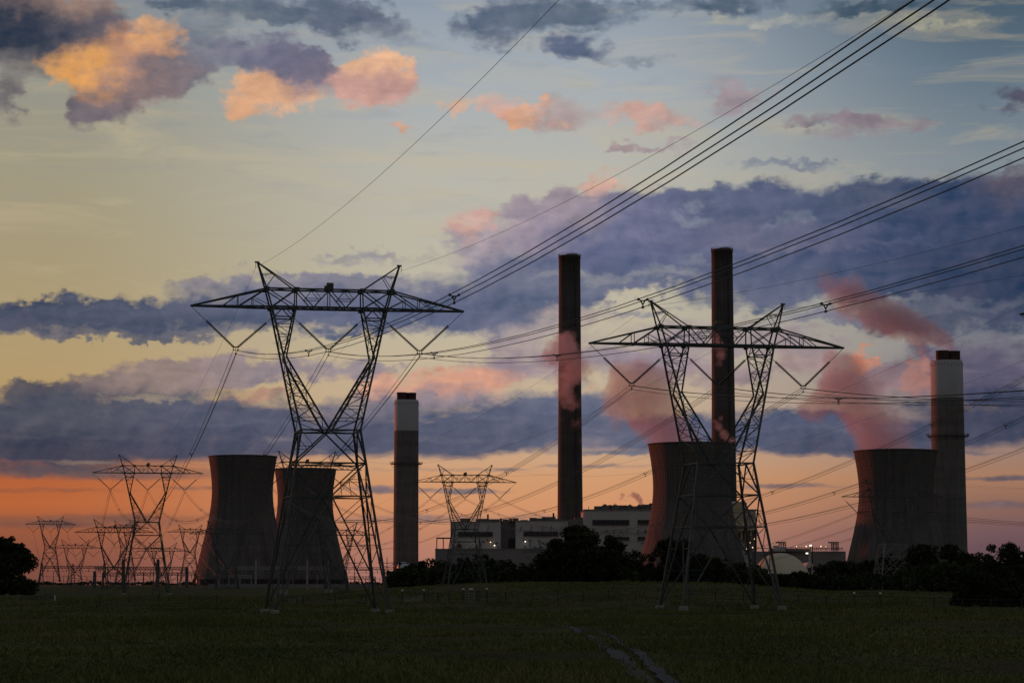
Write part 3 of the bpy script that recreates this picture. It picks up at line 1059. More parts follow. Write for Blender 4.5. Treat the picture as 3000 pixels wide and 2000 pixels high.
        # gusset plates
        for x in (-6.85, -3.6, 3.6, 6.85):
            for sy in (-1, 1):
                m.box((x, sy * dt, zt - 0.05), (0.62, 0.06, 0.46))
        for x in (-6.3, -3.65, 3.65, 6.3):
            for sy in (-1, 1):
                m.box((x, sy * db, zb - 0.1), (0.5, 0.06, 0.42))
        cross = m.build('cross_arm', S, root)
        # earth wire peaks
        for s in (-1, 1):
            m = MB()
            top = Vector((s * 7.8, 0, zp))
            for sy in (-1, 1):
                a, b = Vector((s * 6.85, sy * dt, zt)), Vector((s * 3.6, sy * dt, zt))
                pt = top + Vector((0, sy * 0.1, 0))
                m.bar(a, pt, 0.13)
                m.bar(b, pt, 0.12)
                m.bar(lerp(a, pt, 0.55), lerp(b, pt, 0.55 + 0.03), 0.06)
                m.bar(lerp(a, pt, 0.03), lerp(b, pt, 0.55), 0.06)
            m.bar((s * 6.85, -dt * 0.5, zt + (zp - zt) * 0.5), (s * 6.85, dt * 0.5, zt + (zp - zt) * 0.5), 0.05)
            m.bar(top + Vector((-0.3, 0, 0.02)), top + Vector((0.22, 0, 0.0)), 0.16)
            m.bar(top + Vector((s * 0.18, 0, -0.05)), top + Vector((s * 0.2, 0, -0.6)), 0.05)
            m.build('earth_wire_peak', S, root)
        # marker box on the middle of the bridge
        m = MB()
        m.box((0, 0, zt + 0.22), (0.95, 0.8, 0.5))
        bx = m.build('marker_box', M['steel'], cross)
        m = MB()
        m.box((0.12, -0.1, zt + 0.64), (0.72, 0.66, 0.3))
        m.build('box_lid', M['box_paint'], bx)
        # insulator strings
        self.yokes = []
        for ph in (-1, 0, 1):
            if self.angle:
                if ph == 0:
                    A, Bp, Y = (-3.55, 0, zb - 1.2), (4.2, 0, zb - 4.15), (-0.45, 0, zb - 4.4)
                elif ph < 0:
                    A, Bp, Y = (-tip + 0.1, 0, zb - 0.1), (-5.7, 0, zb - 4.15), (-10.5, 0, zb - 4.4)
                else:
                    A, Bp, Y = (6.0, 0, zb - 1.2), (tip - 0.1, 0, zb - 4.15), (9.4, 0, zb - 4.4)
                    m = MB()
                    m.bar((tip - 0.1, 0, zb), (tip - 0.1, 0, zb - 4.2), 0.1)
                    m.bar((tip - 0.1, 0, zb - 3.6), (11.4, 0, zb), 0.08)
                    m.build('hanger_post', S, root)
            elif ph == 0:
                A, Bp, Y = (-3.75, 0, zb - 1.1), (3.75, 0, zb - 1.1), (0, 0, self.zy)
            else:
                A, Bp, Y = (ph * (tip - 0.1), 0, zb - 0.1), (ph * 6.1, 0, zb - 1.1), (ph * 10.05, 0, self.zy)
            Y = Vector(Y)
            self.yokes.append(Y)
            for E in (A, Bp):
                E = Vector(E)
                off = Vector((0.24 if E.x > Y.x else -0.24, 0, 0.12))
                e2 = Y + off
                L = (E - e2).length
                nd = 23 if not self.angle else 28
                Ld = min(4.1, L - 0.5)
                ax = (E - e2).normalized()
                m = MB()
                m.bar(e2 + ax * Ld, E, 0.055)
                st = m.build('insulator_string', S, root)
                m = MB()
                prof = []
                for i in range(nd):
                    z = Ld * i / nd
                    h = Ld / nd
                    prof += [(z, 0.05), (z + h * 0.35, 0.175), (z + h * 0.55, 0.15), (z + h * 0.75, 0.05)]
                m.lathe(prof, 8, e2, ax)
                m.build('disc_stack', M['porcelain'], st, smooth=True)
            m = MB()
            m.bar(Y + Vector((-0.34, 0, 0.1)), Y + Vector((0.34, 0, 0.1)), 0.07, 0.12)
            for q in self.clamps(Y):
                m.bar(q, Vector((q.x * 0.9 + Y.x * 0.1, 0, Y.z + 0.1)), 0.05)
                m.lathe([(-0.2, 0.03), (-0.12, 0.085), (0.12, 0.085), (0.2, 0.03)], 8, q, (0, 1, 0))
            m.build('yoke', S, root)
        self.root = root
        MB.GAIN = 1.0
        return self

    def clamps(self, Y):
        return [Y + Vector((-0.24, 0, -0.2)), Y + Vector((0.24, 0, -0.2)), Y + Vector((0, 0, -0.62))]


LINE_ROT = math.atan2(0.194, 0.981)
PROTO = {'tall': Pylon(3.3).build(), 'mid': Pylon(0.0).build(), 'low': Pylon(-6.6, False, 1.3).build(), 'far': Pylon(3.3, False, 1.55).build(), 'angle': Pylon(-3.3, True).build()}
used = set()
T = {}


def place_pylon(key, proto, x, y, z, rot, label):
    p = PROTO[proto]
    if proto in used:
        o = copy_tree(p.root)
    else:
        o = p.root
        used.add(proto)
    o.location = (x, y, z)
    o.rotation_euler = (0, 0, rot)
    tag(o, label, 'pylon', 'steel pylons carrying the power lines')
    T[key] = (p, Matrix.Translation((x, y, z)) @ Matrix.Rotation(rot, 4, 'Z'))


place_pylon('a1', 'tall', -20.0, 262.0, 0.0, LINE_ROT, 'tallest dark lattice pylon in front, left of the white topped stack, on four concrete footings')
place_pylon('b1', 'mid', 23.3, 272.6, 0.3, LINE_ROT, 'big dark lattice pylon standing before the steaming cooling tower and second bare stack')
place_pylon('a2', 'tall', -99.5, 661.0, 0.4, LINE_ROT, 'middle sized pylon in the open field against orange sky, left of the cooling towers')
place_pylon('b2', 'tall', -56.0, 661.0, 1.4, LINE_ROT, 'pylon half hidden behind the tallest pylon, its cross arm above the second cooling tower rim')
place_pylon('c1', 'tall', -13.4, 691.0, -0.8, LINE_ROT, 'pylon over the dark trees, just right of the grey stack, before the beige plant building')
place_pylon('d1', 'angle', 109.0, 694.0, 1.7, R(8), 'squat pylon with slanting strings before the rightmost cooling tower, pale legs against dark trees')
place_pylon('a3', 'low', -152.8, 932.0, 0.0, R(12), 'low wide pylon directly left behind the middle sized field pylon')
place_pylon('b3', 'low', -109.7, 936.0, -0.5, R(12), 'low pylon standing dark before the leftmost cooling tower')
place_pylon('c2', 'low', -67.5, 936.0, -1.0, R(12), 'low pylon seen through the right legs of the tallest pylon, beside the second cooling tower')
place_pylon('d2', 'low', 18.5, 1010.0, -6.5, R(16), 'low pylon mostly hidden behind the big tree before the beige plant building')
place_pylon('e1', 'far', -278.0, 1460.0, 6.2, R(13), 'leftmost far pylon, standing next to the round dark tree')
place_pylon('e2', 'far', -253.0, 1590.0, 7.0, R(12), 'far pylon showing between the low wide pylon and the middle sized field pylon')
place_pylon('e3', 'far', -211.7, 1595.0, 4.5, R(12), 'far pylon beside the left edge of the leftmost cooling tower')
place_pylon('f1', 'low', -248.0, 1378.0, 0.5, R(12), 'short far pylon second from the round dark tree, lower than its neighbours')
place_pylon('f2', 'low', -200.0, 1390.0, -1.0, R(12), 'short far pylon behind the right leg of the middle sized field pylon')
# the pylon of the right hand line that stands just past the right edge, one arm tip reaching in
place_pylon('c0', 'tall', 71.6, 272.0, 0.2, LINE_ROT, 'pylon at the right edge of the view, only its left arm tip showing')

# ------------------------------------------------------------------ power lines
SAG = 0.000314


def span_pts(p, q, b, n=None, s0=0.0, s1=1.0):
    L = (Vector((q.x, q.y, 0)) - Vector((p.x, p.y, 0))).length
    n = n or max(14, int(L * (s1 - s0) / 12))
    out = []
    for i in range(n + 1):
        t = s0 + (s1 - s0) * i / n
        c = p.lerp(q, t)
        c.z -= b * L * L * t * (1 - t)
        out.append(c)
    return out


def world_clamps(key, ph):
    p, mw = T[key]
    return [mw @ c for c in p.clamps(p.yokes[ph + 1])]


def world_peak(key, s):
    p, mw = T[key]
    return mw @ Vector((s * 7.95, 0, p.zp - 0.55))


def bundle(pa, pb, label, group, b=SAG, s0=0.0, s1=1.0, spacers=True, first=71.0, thick=0.024, last=1e9):
    root = empty('conductor_bundle', pa[0].lerp(pb[0], s0), 0, label, 'power line', group)
    inv = -root.location
    lines = []
    for k in range(3):
        pts = [p + inv for p in span_pts(pa[k], pb[k], b, None, s0, s1)]
        lines.append(pts)
        m = MB()
        m.tube(pts, thick, 5)
        m.build('conductor', M['wire'], root)
    if spacers:
        L = (pb[0] - pa[0]).length
        s = first
        while s < min(L * s1 - 20, last):
            if s > L * s0 + 8:
                t = s / L
                c = []
                for k in range(3):
                    q = pa[k].lerp(pb[k], t)
                    q.z -= b * L * L * t * (1 - t)
                    c.append(q + inv)
                d = (pb[0] - pa[0]).normalized()
                m = MB()
                ce = (c[0] + c[1] + c[2]) / 3
                mids = []
                for k in range(3):
                    pm = ce.lerp(c[k], 0.5)
                    m.bar(pm, c[k], 0.055)
                    mids.append(pm)
                    m.lathe([(-0.16, 0.03), (-0.1, 0.07), (0.1, 0.07), (0.16, 0.03)], 6, c[k], d)
                for k in range(3):
                    m.bar(mids[k], mids[(k + 1) % 3], 0.06)
                m.build('spacer', M['steel'], root)
            s += 67.5
    return root


def virtual(key, dist, dz=0.0):
    """clamp positions one span nearer the camera along the same line (the pylon itself is behind the photographer)"""
    p, mw = T[key]
    off = Vector((0.194, -0.981, 0)) * dist + Vector((0, 0, dz))
    return off


PH = {-1: 'left', 0: 'middle', 1: 'right'}
LINES = 'wires of the power lines'
for key, what, cut in (('a1', 'tallest pylon', 1.0), ('b1', 'second front pylon', 1.0)):
    off = virtual(key, 376.0)
    for ph in (-1, 0, 1):
        pa = world_clamps(key, ph)
        bundle(pa, [p + off for p in pa], 'triple wire from the %s string of the %s, rising to the upper right' % (PH[ph], what), LINES, SAG, 0.0, cut, last=160.0)
    for s in (-1, 1):
        p = world_peak(key, s)
        m = MB()
        m.tube(span_pts(p, p + off, 0.000221, 60, 0.0, cut), 0.014, 5)
        tag(m.build('earth_wire', M['wire']), 'thin single wire from the %s peak of the %s, rising right' % (PH[s], what), 'earth wire', LINES)

SPANS = [
    ('a1', 'a2', 'tallest pylon', 'middle sized field pylon'), ('a2', 'a3', 'middle sized field pylon', 'low wide pylon'),
    ('b1', 'b2', 'second front pylon', 'pylon behind the tallest'), ('b2', 'b3', 'pylon behind the tallest', 'leftmost cooling tower'),
    ('c0', 'c1', 'right edge', 'pylon by the slim stack'), ('c1', 'c2', 'pylon by the slim stack', 'second cooling tower'),
    ('d1', 'd2', 'squat pylon', 'biggest tree'), ('a3', 'e1', 'low wide pylon', 'leftmost far pylon'),
    ('b3', 'e2', 'leftmost cooling tower', 'distant left pylons'), ('c2', 'e3', 'second cooling tower', 'distant left pylons'),
]
for a, b, wa, wb in SPANS:
    far = a in ('a3', 'b3', 'c2')
    for ph in (-1, 0, 1):
        pa, pb = world_clamps(a, ph), world_clamps(b, ph)
        L = (pb[0] - pa[0]).length
        bundle(pa, pb, '%s triple wire from the %s to the %s' % (PH[ph], wa, wb), LINES, SAG if L < 560 else 0.00022, spacers=True, first=71.0 if a != 'c0' else 40.0, thick=0.027 if not far else 0.03)
    for s in (-1, 1):
        m = MB()
        m.tube(span_pts(world_peak(a, s), world_peak(b, s), 0.000221), 0.014, 4)
        tag(m.build('earth_wire', M['wire']), '%s thin peak wire from the %s to the %s' % (PH[s], wa, wb), 'earth wire', LINES)
# the squat pylon's line turns away to the right, to a pylon beyond the edge
for ph in (-1, 0, 1):
    pa = world_clamps('d1', ph)
    c = Vector((262.0, 812.0, 24.5)) + Vector((0.56, -0.83, 0)) * (ph * -10.0)
    bundle(pa, [c + (p - pa[0]) for p in pa], '%s triple wire from the squat pylon, leaving past the right edge' % PH[ph], LINES, SAG, 0.0, 1.0, first=100.0)
for s in (-1, 1):
    p = world_peak('d1', s)
    m = MB()
    m.tube(span_pts(p, Vector((262.0, 812.0, 36.0)) + Vector((0.56, -0.83, 0)) * (s * -7.8), 0.000221), 0.014, 4)
    tag(m.build('earth_wire', M['wire']), '%s thin peak wire from the squat pylon, leaving past the right edge' % PH[s], 'earth wire', LINES)
# ------------------------------------------------------------------ power station
def wpx(px, d):
    """metres per photo pixel at depth d"""
    return px * d / F


def zat(py, d):
    return P(1500, py, d).z


def xat(px, py, d):
    return P(px, py, d).x


# ---- tall bare stacks
def bare_stack(cx, ytop, wtop, wbase, d, label):
    top = P(cx, ytop, d)
    root = empty('smokestack', (top.x, d, 0), 0, label, 'smokestack', 'smokestacks of the power station')
    H = top.z
    rt, rb = wpx(wtop, d) / 2, wpx(wbase, d) / 2
    m = MB()
    m.lathe([(-4, rb + 0.2), (0, rb), (H * 0.55, rb + (rt - rb) * 0.72), (H * 0.93, rt), (H - 3.0, rt), (H - 2.9, rt + 0.35), (H - 0.4, rt + 0.35), (H - 0.4, rt - 1.2), (H - 6, rt - 1.4)], 64)
    m.build('shaft', M['stack_brown'], root, smooth=True).data.polygons.foreach_set
    m = MB()
    for k in range(28):
        a = 2 * math.pi * k / 28
        r = rt + 0.3
        if k % 7 < 5:
            m.bar((r * math.cos(a), r * math.sin(a), H - 0.5), (r * math.cos(a), r * math.sin(a), H + 1.1), 0.3)
    for k in range(40):
        a, b = 2 * math.pi * k / 40, 2 * math.pi * (k + 1) / 40
        r = rt + 0.3
        m.bar((r * math.cos(a), r * math.sin(a), H + 1.0), (r * math.cos(b), r * math.sin(b), H + 1.0), 0.25)
    m.build('railing', M['platform'], root)
    m = MB()
    m.lathe([(H - 5, rt * 0.62), (H + 0.8, rt * 0.62)], 32, (rt * 0.2, 0, 0))
    m.build('flue', M['flue'], root)
    m = MB()
    a = R(-62)
    for zz in range(0, int(H) - 6, 3):
        t = min(1.0, zz / (H * 0.93))
        r = rb + (rt - rb) * t + 0.5
        m.box((r * math.cos(a), r * math.sin(a), zz + 1.5), (0.9, 0.9, 3.0))
    m.build('ladder', M['platform'], root)
    return root


bare_stack(1668.5, 748, 64, 78, 2240, 'tall bare brown smokestack behind the drifting steam, left of the two')
bare_stack(2115, 730, 63, 80, 2200, 'tallest bare brown smokestack, behind the front cooling tower and second pylon')


# ---- white topped stacks with two flues
def white_stack(cx, yflue, ywhite, yband, wtop, wbase, d, yplat, fx, label):
    top = P(cx, ywhite, d)
    root = empty('smokestack', (top.x, d, 0), 0, label, 'smokestack', 'smokestacks of the power station')
    H, zb, zp = top.z, zat(yband, d), zat(yplat, d)
    rt, rb = wpx(wtop, d) / 2, wpx(wbase, d) / 2
    ru = rt + (rb - rt) * (H - zb) / H
    m = MB()
    m.lathe([(-8, rb + 0.15), (0, rb), (zb, ru)], 72, cap=False)
    m.build('shaft', M['stack_grey'], root, smooth=True)
    m = MB()
    m.lathe([(zb, ru + 0.05), (H - 0.8, rt + 0.05), (H, rt - 0.5), (H, rt * 0.3), (H - 1, 0.5)], 72, cap=False)
    m.build('white_top', M['white_stack'], root, smooth=True)
    m = MB()
    for k in range(30):
        a = 2 * math.pi * k / 30
        m.box(((rt + 0.15) * math.cos(a), (rt + 0.15) * math.sin(a), H - 2.6 - 0.7 * (k % 3)), (0.5, 0.5, 0.7))
    for k in range(24):
        a = 2 * math.pi * k / 24
        r = rt - 0.7
        m.bar((r * math.cos(a), r * math.sin(a), H), (r * math.cos(a), r * math.sin(a), H + 1.0), 0.12)
    m.build('vent_ports', M['platform'], root)
    hf = zat(yflue, d) - H
    rf = wpx(wtop, d) * 0.205
    for s in (-1, 1):
        m = MB()
        m.lathe([(H - 1, rf), (H + hf - 0.8, rf), (H + hf - 0.8, rf + 0.25), (H + hf, rf + 0.25), (H + hf, rf - 0.7), (H + hf - 3, rf - 0.8)], 28, (fx * rt + s * rf * 0.93, s * 2.0, 0))
        m.build('flue', M['flue'], root)
    m = MB()
    rr = rb + (rt - rb) * zp / H
    n = 40
    for k in range(n):
        a, b = 2 * math.pi * k / n, 2 * math.pi * (k + 1) / n
        for (r0, dz, w) in ((rr + 0.4, 0, 0.3), (rr + 3.0, 0, 0.35), (rr + 3.0, 1.5, 0.22)):
            m.bar((r0 * math.cos(a), r0 * math.sin(a), zp + dz), (r0 * math.cos(b), r0 * math.sin(b), zp + dz), w)
        m.bar((rr * math.cos(a), rr * math.sin(a), zp), ((rr + 3.0) * math.cos(a), (rr + 3.0) * math.sin(a), zp), 0.25)
        m.bar(((rr + 3.0) * math.cos(a), (rr + 3.0) * math.sin(a), zp), ((rr + 3.0) * math.cos(a), (rr + 3.0) * math.sin(a), zp + 1.5), 0.18)
        if k % 4 == 0:
            m.bar((rr * math.cos(a), rr * math.sin(a), zp - 3.5), ((rr + 2.8) * math.cos(a), (rr + 2.8) * math.sin(a), zp - 0.2), 0.25)
            m.bar(((rr + 3.6) * math.cos(a), (rr + 3.6) * math.sin(a), zp + 0.2), ((rr + 3.6) * math.cos(a), (rr + 3.6) * math.sin(a), zp + 2.4), 0.3)
            m.bar(((rr + 3.0) * math.cos(a), (rr + 3.0) * math.sin(a), zp + 1.3), ((rr + 3.7) * math.cos(a), (rr + 3.7) * math.sin(a), zp + 1.3), 0.2)
    m.build('platform', M['platform'], root)


white_stack(1191, 1150, 1172, 1262, 71, 74, 2195, 1359, 0.0, 'slimmer white topped grey smokestack between the left cooling towers and the beige building')
white_stack(2773, 1028, 1057, 1166, 93, 103, 1905, 1278, 0.10, 'thicker white topped smokestack trailing smoke at the far right')


# ---- cooling towers
def cooling_tower(cx, ytop, wtop, d, H, label):
    top = P(cx, ytop, d)
    z0 = top.z - H
    k = (wpx(wtop, d) / 2) / 30.4
    hk = H / 116.0
    root = empty('cooling_tower', (top.x, d, z0), 0, label, 'cooling tower', 'cooling towers of the power station')
    pts = [(6, 42.6), (18, 39.4), (38, 34.7), (56, 30.7), (68, 28.5), (78, 27.4), (87, 27.2), (96, 27.8), (106, 29.0), (113, 30.1), (116, 30.4)]
    prof = []
    for i in range(len(pts) - 1):
        p0 = pts[max(i - 1, 0)]
        p1, p2, p3 = pts[i], pts[i + 1], pts[min(i + 2, len(pts) - 1)]
        for j in range(5):
            t = j / 5
            r = 0.5 * (2 * p1[1] + (p2[1] - p0[1]) * t + (2 * p0[1] - 5 * p1[1] + 4 * p2[1] - p3[1]) * t * t + (3 * p1[1] - p0[1] - 3 * p2[1] + p3[1]) * t ** 3)
            prof.append(((p1[0] + (p2[0] - p1[0]) * t) * hk, r * k))
    prof += [(115.2 * hk, 30.4 * k), (115.2 * hk, 30.9 * k), (116 * hk, 30.9 * k), (116 * hk, 29.9 * k)]
    inner = [(z, r - 0.7) for z, r in reversed(prof[:-4])]
    m = MB()
    m.lathe(prof + inner, 128, cap=False)
    m.build('shell', M['shell'], root, smooth=True)
    m = MB()
    n = 44
    for i in range(n):
        a, b = 2 * math.pi * i / n, 2 * math.pi * (i + 0.5) / n
        c = 2 * math.pi * (i + 1) / n
        r1, r0 = 42.4 * k, 44.0 * k
        for q in (a, c):
            m.bar((r0 * math.cos(b), r0 * math.sin(b), -4), (r1 * math.cos(q), r1 * math.sin(q), 6.3 * hk), 0.9)
    m.build('inlet_columns', M['flue'], root)  # dark flue colour stands in for shade, so columns barely catch the sun
    m = MB()
    m.lathe([(-6, 45.5 * k), (0.6, 45.5 * k), (0.6, 44.6 * k), (-2, 44.4 * k)], 72, cap=False)
    m.build('basin', M['stack_grey'], root)
    m = MB()
    m.lathe([(-4, 42.0 * k), (6 * hk, 41.6 * k), (9 * hk, 40.4 * k)], 48)
    m.build('dark_inlet_core', M['louvre'], root)  # dark core added so that no bright sky shows through the inlet
    return root


CT = {}
CT[1] = cooling_tower(711.5, 1336, 199, 2173, 116, 'leftmost cooling tower, dark and without steam, among the pylons')
CT[2] = cooling_tower(895, 1373, 180, 2417, 116, 'smaller looking cooling tower without steam, seen through the tallest pylon')
CT[3] = cooling_tower(2026, 1300, 254, 1706, 111, 'front cooling tower with red steam, behind the second front pylon')
CT[4] = cooling_tower(2624, 1320, 243, 1784, 109, 'rightmost cooling tower with red steam, overlapping the thick white topped stack')

# ---- main building
DB = 2050.0


def bx(m, x0, x1, y0, y1, d0, d1):
    """box filling a photo rectangle at depth d0, d1 metres deep"""
    a, b = P(x0, y0, d0), P(x1, y1, d0)
    m.box2(a.x, b.x, d0, d0 + d1, b.z, a.z)


def zz4(x, y):
    return 1050 + x * 0.38265, 1300 + y * 0.38265


def bz(m, x0, x1, y0, y1, d0, d1):
    a, b = zz4(x0, y0), zz4(x1, y1)
    bx(m, a[0], b[0], a[1], b[1], d0, d1)


hall = empty('turbine_hall', (xat(1400, 1650, DB), DB, 0), 0, 'long low beige plant building with dark louvre bands and lit wall lamps', 'power plant')


def part(name, mat, fn, parent):
    m = MB()
    fn(m)
    c = parent.location if parent.parent is None else parent.parent.location
    m.v = [(v[0] - c[0], v[1] - c[1], v[2] - c[2]) for v in m.v]
    return m.build(name, mat, parent)


w1 = part('wall', M['cladding'], lambda m: bz(m, 705, 1090, 595, 812, DB, 60), hall)
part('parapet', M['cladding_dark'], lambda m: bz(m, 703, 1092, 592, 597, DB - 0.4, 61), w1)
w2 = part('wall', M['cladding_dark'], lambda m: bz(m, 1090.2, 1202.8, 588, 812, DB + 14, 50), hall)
w3 = part('wall', M['cladding'], lambda m: bz(m, 1203, 1605, 588, 812, DB, 60), hall)
part('parapet', M['cladding_dark'], lambda m: bz(m, 1201, 1607, 585, 590, DB - 0.4, 61), w3)
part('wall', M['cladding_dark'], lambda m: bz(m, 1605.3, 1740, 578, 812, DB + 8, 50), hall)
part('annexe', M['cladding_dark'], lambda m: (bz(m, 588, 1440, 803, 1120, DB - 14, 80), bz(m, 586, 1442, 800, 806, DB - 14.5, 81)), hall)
for (x0, x1, y0, y1) in ((763, 1028, 672, 708), (1265, 1530, 668, 705)):
    lv = part('louvre_band', M['louvre'], lambda m: bz(m, x0, x1, y0, y1, DB - 0.5, 0.8), hall)

    def mull(m):
        n = 6
        for i in range(1, n):
            x = x0 + (x1 - x0) * i / n
            bz(m, x - 0.8, x + 0.8, y0, y1, DB - 0.8, 0.6)
        bz(m, x0 - 2, x1 + 2, y1, y1 + 2.2, DB - 1.2, 1.2)
    part('frame', M['cladding_dark'], mull, lv)
part('dark_opening', M['louvre'], lambda m: bz(m, 1150, 1200, 722, 802, DB + 13, 1.2), hall)  # dark sheet in place of the shade inside the opening


def roofs(m):
    for (x0, x1, y0, y1, dd) in ((780, 855, 568, 596, 10), (900, 985, 571, 594, 12), (985, 1080, 574, 594, 8), (1082, 1100, 567, 594, 6), (1104, 1150, 576, 594, 20), (1152, 1180, 570, 592, 9),
                                 (1182, 1226, 566, 592, 12), (1240, 1300, 580, 592, 5), (1310, 1365, 563, 590, 14), (1366, 1410, 567, 590, 12), (1406, 1510, 557, 590, 22), (1512, 1600, 571, 590, 10), (1655, 1722, 561, 582, 20)):
        bz(m, x0, x1, y0, y1, DB + dd, 16)


part('roof_plant', M['roof'], roofs, hall)
for (x0, x1, y0, y1) in ((985, 998, 536, 576), (1487, 1500, 528, 560)):
    def pipe(m):
        a, b = zz4((x0 + x1) / 2, y0), zz4((x0 + x1) / 2, y1)
        p = P(a[0], a[1], DB + 18)
        q = P(b[0], b[1], DB + 18)
        m.lathe([(q.z, wpx(2.6, DB)), (p.z, wpx(2.6, DB))], 14, (p.x, p.y, 0))
    part('vent_stack', M['flue'], pipe, hall)


def canopy(m):
    a0, a1 = zz4(597, 720), zz4(703, 720)
    p, q = P(a0[0], a0[1], DB - 6), P(a1[0], a1[1], DB - 6)
    m.bar(p, q, 1.2)
    for x in (600, 650):
        b = zz4(x, 722)
        c = zz4(x, 803)
        m.bar(P(b[0], b[1], DB - 6), P(c[0], c[1], DB - 6), 0.8)


part('side_gantry', M['platform'], canopy, hall)


def clutter(m):
    rr = random.Random(3)
    for i in range(26):
        x = rr.uniform(720, 1590)
        if 1090 < x < 1205:
            continue
        y = rr.uniform(725, 790)
        bz(m, x, x + rr.uniform(3, 16), y, y + rr.uniform(4, 18), DB - 1.2, 1.6)
    for x in (740, 828, 1000, 1250, 1330, 1415, 1480, 1560):
        a, b = zz4(x, 655), zz4(x - 12, 690 - 20)
        m.bar(P(a[0], a[1] - 12, DB - 1.0), P(b[0], b[1], DB - 3.0), 0.45)
    for x in (925, 1100, 1316):
        a, b = zz4(x, 730), zz4(x, 803)
        m.bar(P(a[0], a[1], DB - 1.0), P(b[0], b[1], DB - 1.0), 0.6)


part('wall_fittings', M['roof'], clutter, hall)


def hoist(m):
    for (x0, y0, x1, y1) in ((752, 800, 770, 765), (788, 800, 770, 765), (752, 778, 790, 774), (770, 765, 770, 750)):
        a, b = zz4(x0, y0), zz4(x1, y1)
        m.bar(P(a[0], a[1], DB - 3), P(b[0], b[1], DB - 3), 1.1)


part('hoist', M['rust'], hoist, hall)
for i, (x, y) in enumerate(((895, 748), (1012, 750), (1042, 775), (1278, 745), (1520, 743))):
    a = zz4(x, y)
    p = P(a[0], a[1], DB - 2.0)
    lm = part('wall_lamp', M['platform'], lambda m: m.box2(p.x - 0.5, p.x + 0.5, p.y + 0.5, p.y + 2.4, p.z - 0.1, p.z + 0.9), hall)
    part('lens', M['lamp_white'] if i != 1 else M['lamp_warm'], lambda m: m.lathe([(-0.5, 0.15), (-0.3, 0.5), (0.25, 0.48), (0.4, 0.15)], 10, (p.x, p.y, p.z)), lm)

boiler = empty('boiler_house', (xat(1960, 1600, DB), DB, 0), 0, 'taller beige plant block with roof vents, behind the front cooling tower', 'power plant')
b1w = part('wall', M['cladding'], lambda m: bx(m, 1711, 2217, 1494, 1760, DB - 20, 90), boiler)
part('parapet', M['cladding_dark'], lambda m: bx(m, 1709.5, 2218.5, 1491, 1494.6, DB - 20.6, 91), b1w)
for (x0, x1, y0, y1) in ((1792, 2073, 580, 618), (2138, 2420, 580, 614), (1960, 2075, 710, 735), (2138, 2300, 708, 735)):
    lv = part('louvre_band', M['louvre'], lambda m: bz(m, x0, x1, y0, y1, DB - 20.5, 0.8), boiler)

    def mull2(m):
        for i in range(1, 8):
            x = x0 + (x1 - x0) * i / 8
            bz(m, x - 0.7, x + 0.7, y0, y1, DB - 20.8, 0.6)
        bz(m, x0 - 2, x1 + 2, y1, y1 + 2.2, DB - 21.2, 1.2)
    part('frame', M['cladding_dark'], mull2, lv)


def broof(m):
    rr = random.Random(9)
    x = 1810
    while x < 2560:
        w = rr.uniform(26, 92)
        y0 = rr.choice((470, 468, 474, 465, 478))
        if x > 2150:
            y0 = 458
        bz(m, x, x + w - 2, y0 + rr.uniform(0, 4), 503, DB + rr.uniform(-12, 10), 24)
        if rr.random() < 0.6:
            bz(m, x + w * 0.2, x + w * 0.7, y0 - 5, y0 + 4, DB + rr.uniform(2, 10), 8)
        x += w
    for x in (1763, 1963):
        a, b = zz4(x, 478 if x < 1800 else 452), zz4(x, 503)
        m.bar(P(a[0], a[1], DB), P(b[0], b[1], DB), 0.5)


part('roof_plant', M['roof'], broof, boiler)


def fittings(m):
    rr = random.Random(4)
    for i in range(24):
        x = rr.uniform(1740, 2260)
        y = rr.uniform(650, 780)
        bz(m, x, x + rr.uniform(3, 12), y, y + rr.uniform(4, 22), DB - 21.4, 1.6)
    for x in (1910, 1965, 2020, 2060, 2150, 2200):
        a, b = zz4(x, 652), zz4(x - 14, 676)
        m.bar(P(a[0], a[1], DB - 21), P(b[0], b[1], DB - 23), 0.5)


part('wall_fittings', M['roof'], fittings, boiler)


def duct(m):
    a = P(2140, 1476, DB - 30)
    for (x, y, r) in ((2160, 1478, 7.0),):
        p = P(x, y, DB - 34)
        m.lathe([(p.z - 3, 8.0), (p.z + 1.5, 8.0), (p.z + 2.5, 6.5)], 28, (p.x, p.y, 0))
        m.lathe([(p.z - 18, 4.2), (p.z - 3, 7.6)], 24, (p.x, p.y, 0))
    m.tube([P(2150, 1510, DB - 34), P(2152, 1525, DB - 34), P(2160, 1540, DB - 34), P(2178, 1548, DB - 34)], wpx(15, DB), 14)
    bx(m, 2150, 2215, 1545, 1552, DB - 30, 9)
    for x in (2158, 2170, 2182, 2198, 2212):
        bx(m, x, x + 5, 1552, 1580, DB - 28, 7)


part('flue_duct', M['dome'], duct, boiler)

# lit stair tower beside it
st = empty('stair_tower', (P(2200, 1600, DB - 60).x, DB - 60, 0), 0, 'open steel stair tower with lit lamps, right of the front cooling tower', 'stair tower')


def stairs(m):
    x0, x1 = 2184, 2216
    for x in (x0, 2200, x1):
        for dd in (0, 9):
            m.bar(P(x, 1568, DB - 60 + dd), P(x, 1625, DB - 60 + dd), 0.55)
    for i, y in enumerate(range(1570, 1625, 9)):
        m.bar(P(x0, y, DB - 60), P(x1, y, DB - 60), 0.5)
        m.bar(P(x0, y, DB - 51), P(x1, y, DB - 51), 0.5)
        m.bar(P(x0 if i % 2 else x1, y, DB - 60), P(x1 if i % 2 else x0, y + 9, DB - 60), 0.4)


